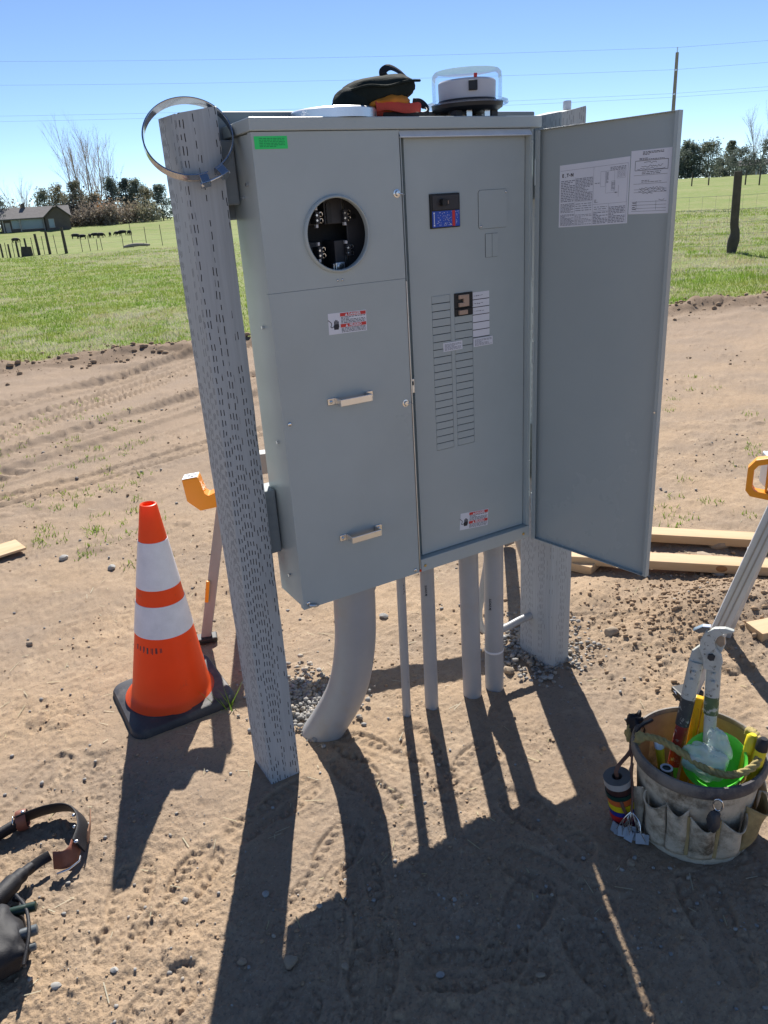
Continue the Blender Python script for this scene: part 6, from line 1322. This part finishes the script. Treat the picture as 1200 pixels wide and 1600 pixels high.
build('door', MB().box(-5.6, -4.7, -0.07, -0.005, -0.6, 1.5), M_trim, hs)
for x_ in (-5.9, -2.8, 1.6): build('porch_post', MB().box(x_-0.08, x_+0.08, -0.8, -0.64, -1, 2.0), M_trim, hs)

# white outbuilding and car at the right treeline
sp_ = polar(54.35, 165); so_ = thing('white_shed', (sp_.x, sp_.y, sp_.z), 'white shed under the bare tree at the right treeline', 'shed', rz=R(-54), offset=False)
build('wall', MB().box(-2.6, 2.6, 0, 3, -0.5, 1.7), M_wwall, so_); build('roof', MB().add([(-2.9, -0.3, 1.65), (2.9, -0.3, 1.65), (2.9, 1.5, 2.6), (-2.9, 1.5, 2.6), (-2.9, 3.3, 1.65), (2.9, 3.3, 1.65)], [(0, 1, 2, 3), (3, 2, 5, 4), (0, 3, 4), (1, 5, 2)]), M_roof, so_); build('door', MB().box(-0.5, 0.5, -0.06, -0.005, -0.4, 1.4), M_trim, so_)
vp_ = polar(52.15, 235); vo = thing('white_car', (vp_.x, vp_.y, vp_.z+0.25), 'small white car parked by the right treeline', 'car', rz=R(-40), offset=False)
build('body', MB().add([(-2.1, -0.8, 0.25), (2.1, -0.8, 0.25), (2.15, -0.8, 0.75), (1.2, -0.8, 0.92), (0.5, -0.7, 1.42), (-1.1, -0.7, 1.42), (-1.9, -0.8, 0.95), (-2.15, -0.8, 0.75)] + [(-2.1, 0.8, 0.25), (2.1, 0.8, 0.25), (2.15, 0.8, 0.75), (1.2, 0.8, 0.92), (0.5, 0.7, 1.42), (-1.1, 0.7, 1.42), (-1.9, 0.8, 0.95), (-2.15, 0.8, 0.75)], [(0, 1, 2, 3, 4, 5, 6, 7), (15, 14, 13, 12, 11, 10, 9, 8)] + [(k, k+8, (k+1) % 8+8, (k+1) % 8) for k in range(8)]), M_wwall, vo, bevel=0.08)
build('side_window', MB().box(-0.95, 0.45, -0.86, -0.81, 0.97, 1.32), M_win, vo)
for x_ in (-1.3, 1.3):
    for y_ in (-0.78, 0.78): build('wheel', MB().cyl((x_, y_-0.1, 0.32), (x_, y_+0.1, 0.32), 0.32, 14), M_black, vo)

# black cattle, grazing
def cow_mesh():
    me = bpy.data.meshes.new('cow_cage'); 
    V = [((0, 0, 0.90), .36, .42), ((0.45, 0, 0.90), .34, .40), ((0.80, 0, 1.0), .22, .26), ((1.05, 0, 0.85), .15, .18), ((1.22, 0, 0.50), .13, .15), ((1.30, 0, 0.22), .09, .08), ((-0.45, 0, 0.92), .35, .40), ((-0.78, 0, 1.0), .24, .26), ((-0.98, 0, 0.95), .05, .05), ((-1.03, 0, 0.45), .03, .03),
         ((0.55, 0.20, 0.62), .11, .10), ((0.55, 0.20, 0.32), .07, .07), ((0.55, 0.20, 0.0), .06, .06), ((0.58, -0.20, 0.62), .11, .10), ((0.60, -0.20, 0.32), .07, .07), ((0.60, -0.20, 0.0), .06, .06),
         ((-0.65, 0.20, 0.68), .15, .13), ((-0.72, 0.20, 0.36), .08, .07), ((-0.66, 0.20, 0.0), .06, .06), ((-0.68, -0.20, 0.68), .15, .13), ((-0.76, -0.20, 0.36), .08, .07), ((-0.72, -0.20, 0.0), .06, .06), ((1.10, 0.16, 0.72), .05, .04), ((1.10, -0.16, 0.72), .05, .04)]
    E = [(0, 1), (1, 2), (2, 3), (3, 4), (4, 5), (0, 6), (6, 7), (7, 8), (8, 9), (1, 10), (10, 11), (11, 12), (1, 13), (13, 14), (14, 15), (6, 16), (16, 17), (17, 18), (6, 19), (19, 20), (20, 21), (3, 22), (3, 23)]
    me.from_pydata([v[0] for v in V], E, []); o = bpy.data.objects.new('cow_cage', me); col.objects.link(o)
    sk_ = o.modifiers.new('s', 'SKIN'); me.skin_vertices[0].data[0].use_root = True
    for i, v in enumerate(V): me.skin_vertices[0].data[i].radius = (v[1], v[2])
    o.modifiers.new('d', 'SUBSURF').render_levels = 1
    dg = bpy.context.evaluated_depsgraph_get(); m2 = bpy.data.meshes.new_from_object(o.evaluated_get(dg)); bpy.data.objects.remove(o); bpy.data.meshes.remove(me)
    m2.name = 'cow'; m2.materials.clear(); m2.materials.append(M_cow); m2.polygons.foreach_set('use_smooth', [True]*len(m2.polygons)); return m2
cm = cow_mesh()
ordn = ['leftmost', 'second from left', 'third from left', 'fourth from left', 'fifth from left', 'sixth from left', 'seventh from left', 'eighth from left', 'ninth from left', 'rightmost']
for k, (az, rz) in enumerate(((6.36, 20), (9.99, 10), (10.42, 190), (10.89, 70), (11.24, 170), (11.55, 20), (12.17, 80), (12.65, 200), (12.98, 160), (13.42, 100))):
    o = bpy.data.objects.new('cow', cm); col.objects.link(o); p = polar(az, 150+4*math.sin(k*2.3)); o.location = p+Vector((0, 0, -0.02)); o.rotation_euler = (0, 0, R(rz)); sc_ = 0.66+0.06*math.sin(k*1.7); o.scale = (sc_,)*3
    tag(o, 'black cow grazing in the far pasture, '+ordn[k], 'cow', 'black cattle in the far pasture')

# pasture fence on the left
wood = None; rl = random.Random(12)
names = ['first', 'second', 'third', 'fourth', 'fifth', 'sixth', 'seventh', 'eighth', 'ninth', 'tenth', 'eleventh', 'twelfth', 'thirteenth', 'fourteenth']
FD = lambda az: 50.5+0.12*(az-10)
for k, az in enumerate((5.43, 5.87, 6.36, 6.92, 7.60, 8.25, 9.26)):
    p = polar(az, FD(az)); h = (0.75, 0.72, 0.85, 0.95, 1.15, 1.25, 1.40)[k]; r_ = (0.05, 0.05, 0.055, 0.055, 0.075, 0.075, 0.085)[k]
    lean = Vector((rl.uniform(-.03, .03), 0, 1))
    tag(build('fence_post', MB().tube([p+Vector((0, 0, -0.3)), p+lean*h*0.5, p+lean*h], [r_*1.1, r_, r_*0.9], 8), M_fpost, smooth=50), 'dark wooden post of the left pasture fence, '+names[k]+' from the left', 'fence post', 'wooden posts of the left pasture fence')
for k, az in enumerate((5.67, 6.11, 6.60, 7.28, 7.92, 8.69, 10.26, 10.77, 11.21, 11.53, 12.87, 13.52, 14.39, 15.43)):
    p = polar(az, FD(az)); h = (0.8, 0.8, 0.85, 0.95, 1.0, 1.05, 0.9, 0.85, 0.6, 0.85, 0.8, 1.35, 1.1, 1.2)[k]
    tag(build('steel_fence_post', MB().tube([p+Vector((0, 0, -0.3)), p+Vector((rl.uniform(-.04, .04), 0, h))], 0.019, 5), M_tpost), 'thin steel post of the left pasture fence, '+names[k]+' from the left', 'fence post', 'steel posts of the left pasture fence')
for k, hh_ in enumerate((0.35, 0.65, 0.95)):
    pts = [polar(a, FD(a)-0.05)+Vector((0, 0, hh_)) for a in np.linspace(-4, 30, 40)]
    tag(build('fence_wire', MB().tube(pts, 0.004, 4), M_wire, fix=False), ('lowest', 'middle', 'top')[k]+' wire strand of the left pasture fence', 'wire', 'wires of the left pasture fence')
p = polar(6.88, 50.2); tag(build('stump', MB().tube([p+Vector((0, 0, -0.2)), p+Vector((0, 0, 0.25)), p+Vector((0.02, 0, 0.50))], [0.34, 0.30, 0.27], 12), M_fpost, smooth=50), 'dark stump among the posts of the left fence', 'stump')
a, b = polar(12.9, 50)+Vector((0, 0, 0.09)), polar(14.6, 50.5)+Vector((0, 0, 0.10)); tag(build('fallen_log', MB().tube(bez([a, (a+b)/2+Vector((0, 0, 0.06)), b], 5), [0.06, 0.08, 0.09, 0.10, 0.10, 0.10, 0.09, 0.09, 0.08, 0.07, 0.05], 8), M_bark, smooth=60), 'grey log lying along the foot of the left fence', 'log')
# fence on the right: one thick gnarled post, thin ones beyond, wire between
p = polar(53.72, 19.6); tag(build('gnarled_fence_post', MB().tube(bez([p+Vector((0.02, 0, -0.3)), p+Vector((0.02, 0, 0.1)), p+Vector((0.045, -0.02, 0.42)), p+Vector((0.02, 0, 0.62)), p+Vector((0.0, 0, 1.1)), p+Vector((-0.02, 0, 1.68))], 4), [0.11, 0.11, 0.11, 0.10, 0.11, 0.12, 0.125, 0.115, 0.10, 0.095, 0.09, 0.09, 0.09, 0.088, 0.088, 0.088, 0.088, 0.086, 0.085, 0.085, 0.083], 10), M_fpost, smooth=50), 'thick gnarled wooden fence post in the right field', 'fence post')
for k, hh_ in enumerate((0.15, 0.40, 0.65, 0.92, 1.20)):
    pts = [polar(53.72+t*26, 19.6+abs(t)*3.0)+Vector((0, 0, hh_-0.03*math.sin(math.pi*min(1, abs(t))))) for t in np.linspace(-0.9, 0.9, 21)]
    tag(build('fence_wire', MB().tube(pts, 0.0032, 4), M_wire, fix=False), ('lowest', 'second lowest', 'middle', 'second highest', 'highest')[k]+' wire strand of the right field fence', 'wire', 'wires of the right field fence')
mb = MB()
for k in range(60):
    t = -0.9+1.8*k/59; q = polar(53.72+t*26, 19.6+abs(t)*3.0); mb.tube([q+Vector((0, 0, 0.1)), q+Vector((0, 0, 1.2))], 0.0022, 3, cap=False)
so2 = tag(build('fence_stays', mb, M_wire, fix=False), 'fine upright stays of the right wire fence', 'wire', kind='stuff')
for k, (az, D, h) in enumerate(((50.1, 95, 1.25), (51.0, 92, 1.3), (52.0, 90, 1.2), (54.15, 86, 1.3), (54.95, 84, 1.6))):
    q = polar(az, D); tag(build('fence_post', MB().tube([q+Vector((0, 0, -0.3)), q+Vector((0, 0, h))], 0.07, 6), M_fpost), 'small wooden post of the far right fence, '+names[k]+' from the left', 'fence post', 'posts of the far right fence')
# bleached branches and straw lying in the right field
g2 = np.random.default_rng(44)

# utility pole and lines
pt = Vector((37.39, 30.81, 8.05)); up_ = thing('utility_pole', (37.39, 30.81, gz(37.39, 30.81, False)), 'slender wooden utility pole rising behind the cabinet door', 'utility pole')
build('pole', MB().tube([(37.39, 30.81, -0.5), (37.39, 30.81, 8.1)], [0.13, 0.085], 10), M_bark, up_, smooth=50)
build('top_pin', MB().cyl((37.39, 30.81, 8.1), (37.39, 30.81, 8.35), 0.03, 8), M_galv, up_)
for zz in (7.25, 6.1): build('insulator', MB().cyl((37.3, 30.75, zz), (37.2, 30.65, zz), 0.05, 8), M_galv, up_)
def wpt(az, el, D): return Vector((CAM.x+D*math.sin(R(az)), CAM.y+D*math.cos(R(az)), CAM.z+D*math.tan(R(el))))
WL = [((37.39, 30.81, 8.33), (-6.0, 66.0, 12.3), (70.0, 12.0, 9.7), 0.30, 'topmost'), ((37.3, 30.75, 7.28), (-6.0, 66.0, 10.95), (70.0, 12.0, 8.75), 0.30, 'second'), ((37.3, 30.7, 6.14), (-6.0, 66.0, 9.05), (70.0, 12.0, 7.4), 0.3, 'third'), ((37.3, 30.6, 5.95), (-6.0, 66.0, 8.70), (70.0, 12.0, 7.2), 0.3, 'lowest')]
for (c0, l0, r0, sag, nm) in WL:
    pts = []
    for (a, b) in ((Vector(l0), Vector(c0)), (Vector(c0), Vector(r0))):
        for i in range(16): t = i/15; q = a+(b-a)*t; q.z -= sag*4*t*(1-t); pts.append(q)
    tag(build('power_line', MB().tube(pts, 0.0058, 4, cap=False), M_cable, fix=False), nm+' overhead line strung across the sky to the utility pole', 'cable', 'overhead lines')
for o in list(bpy.data.objects):
    if '_o' in o: del o['_o']
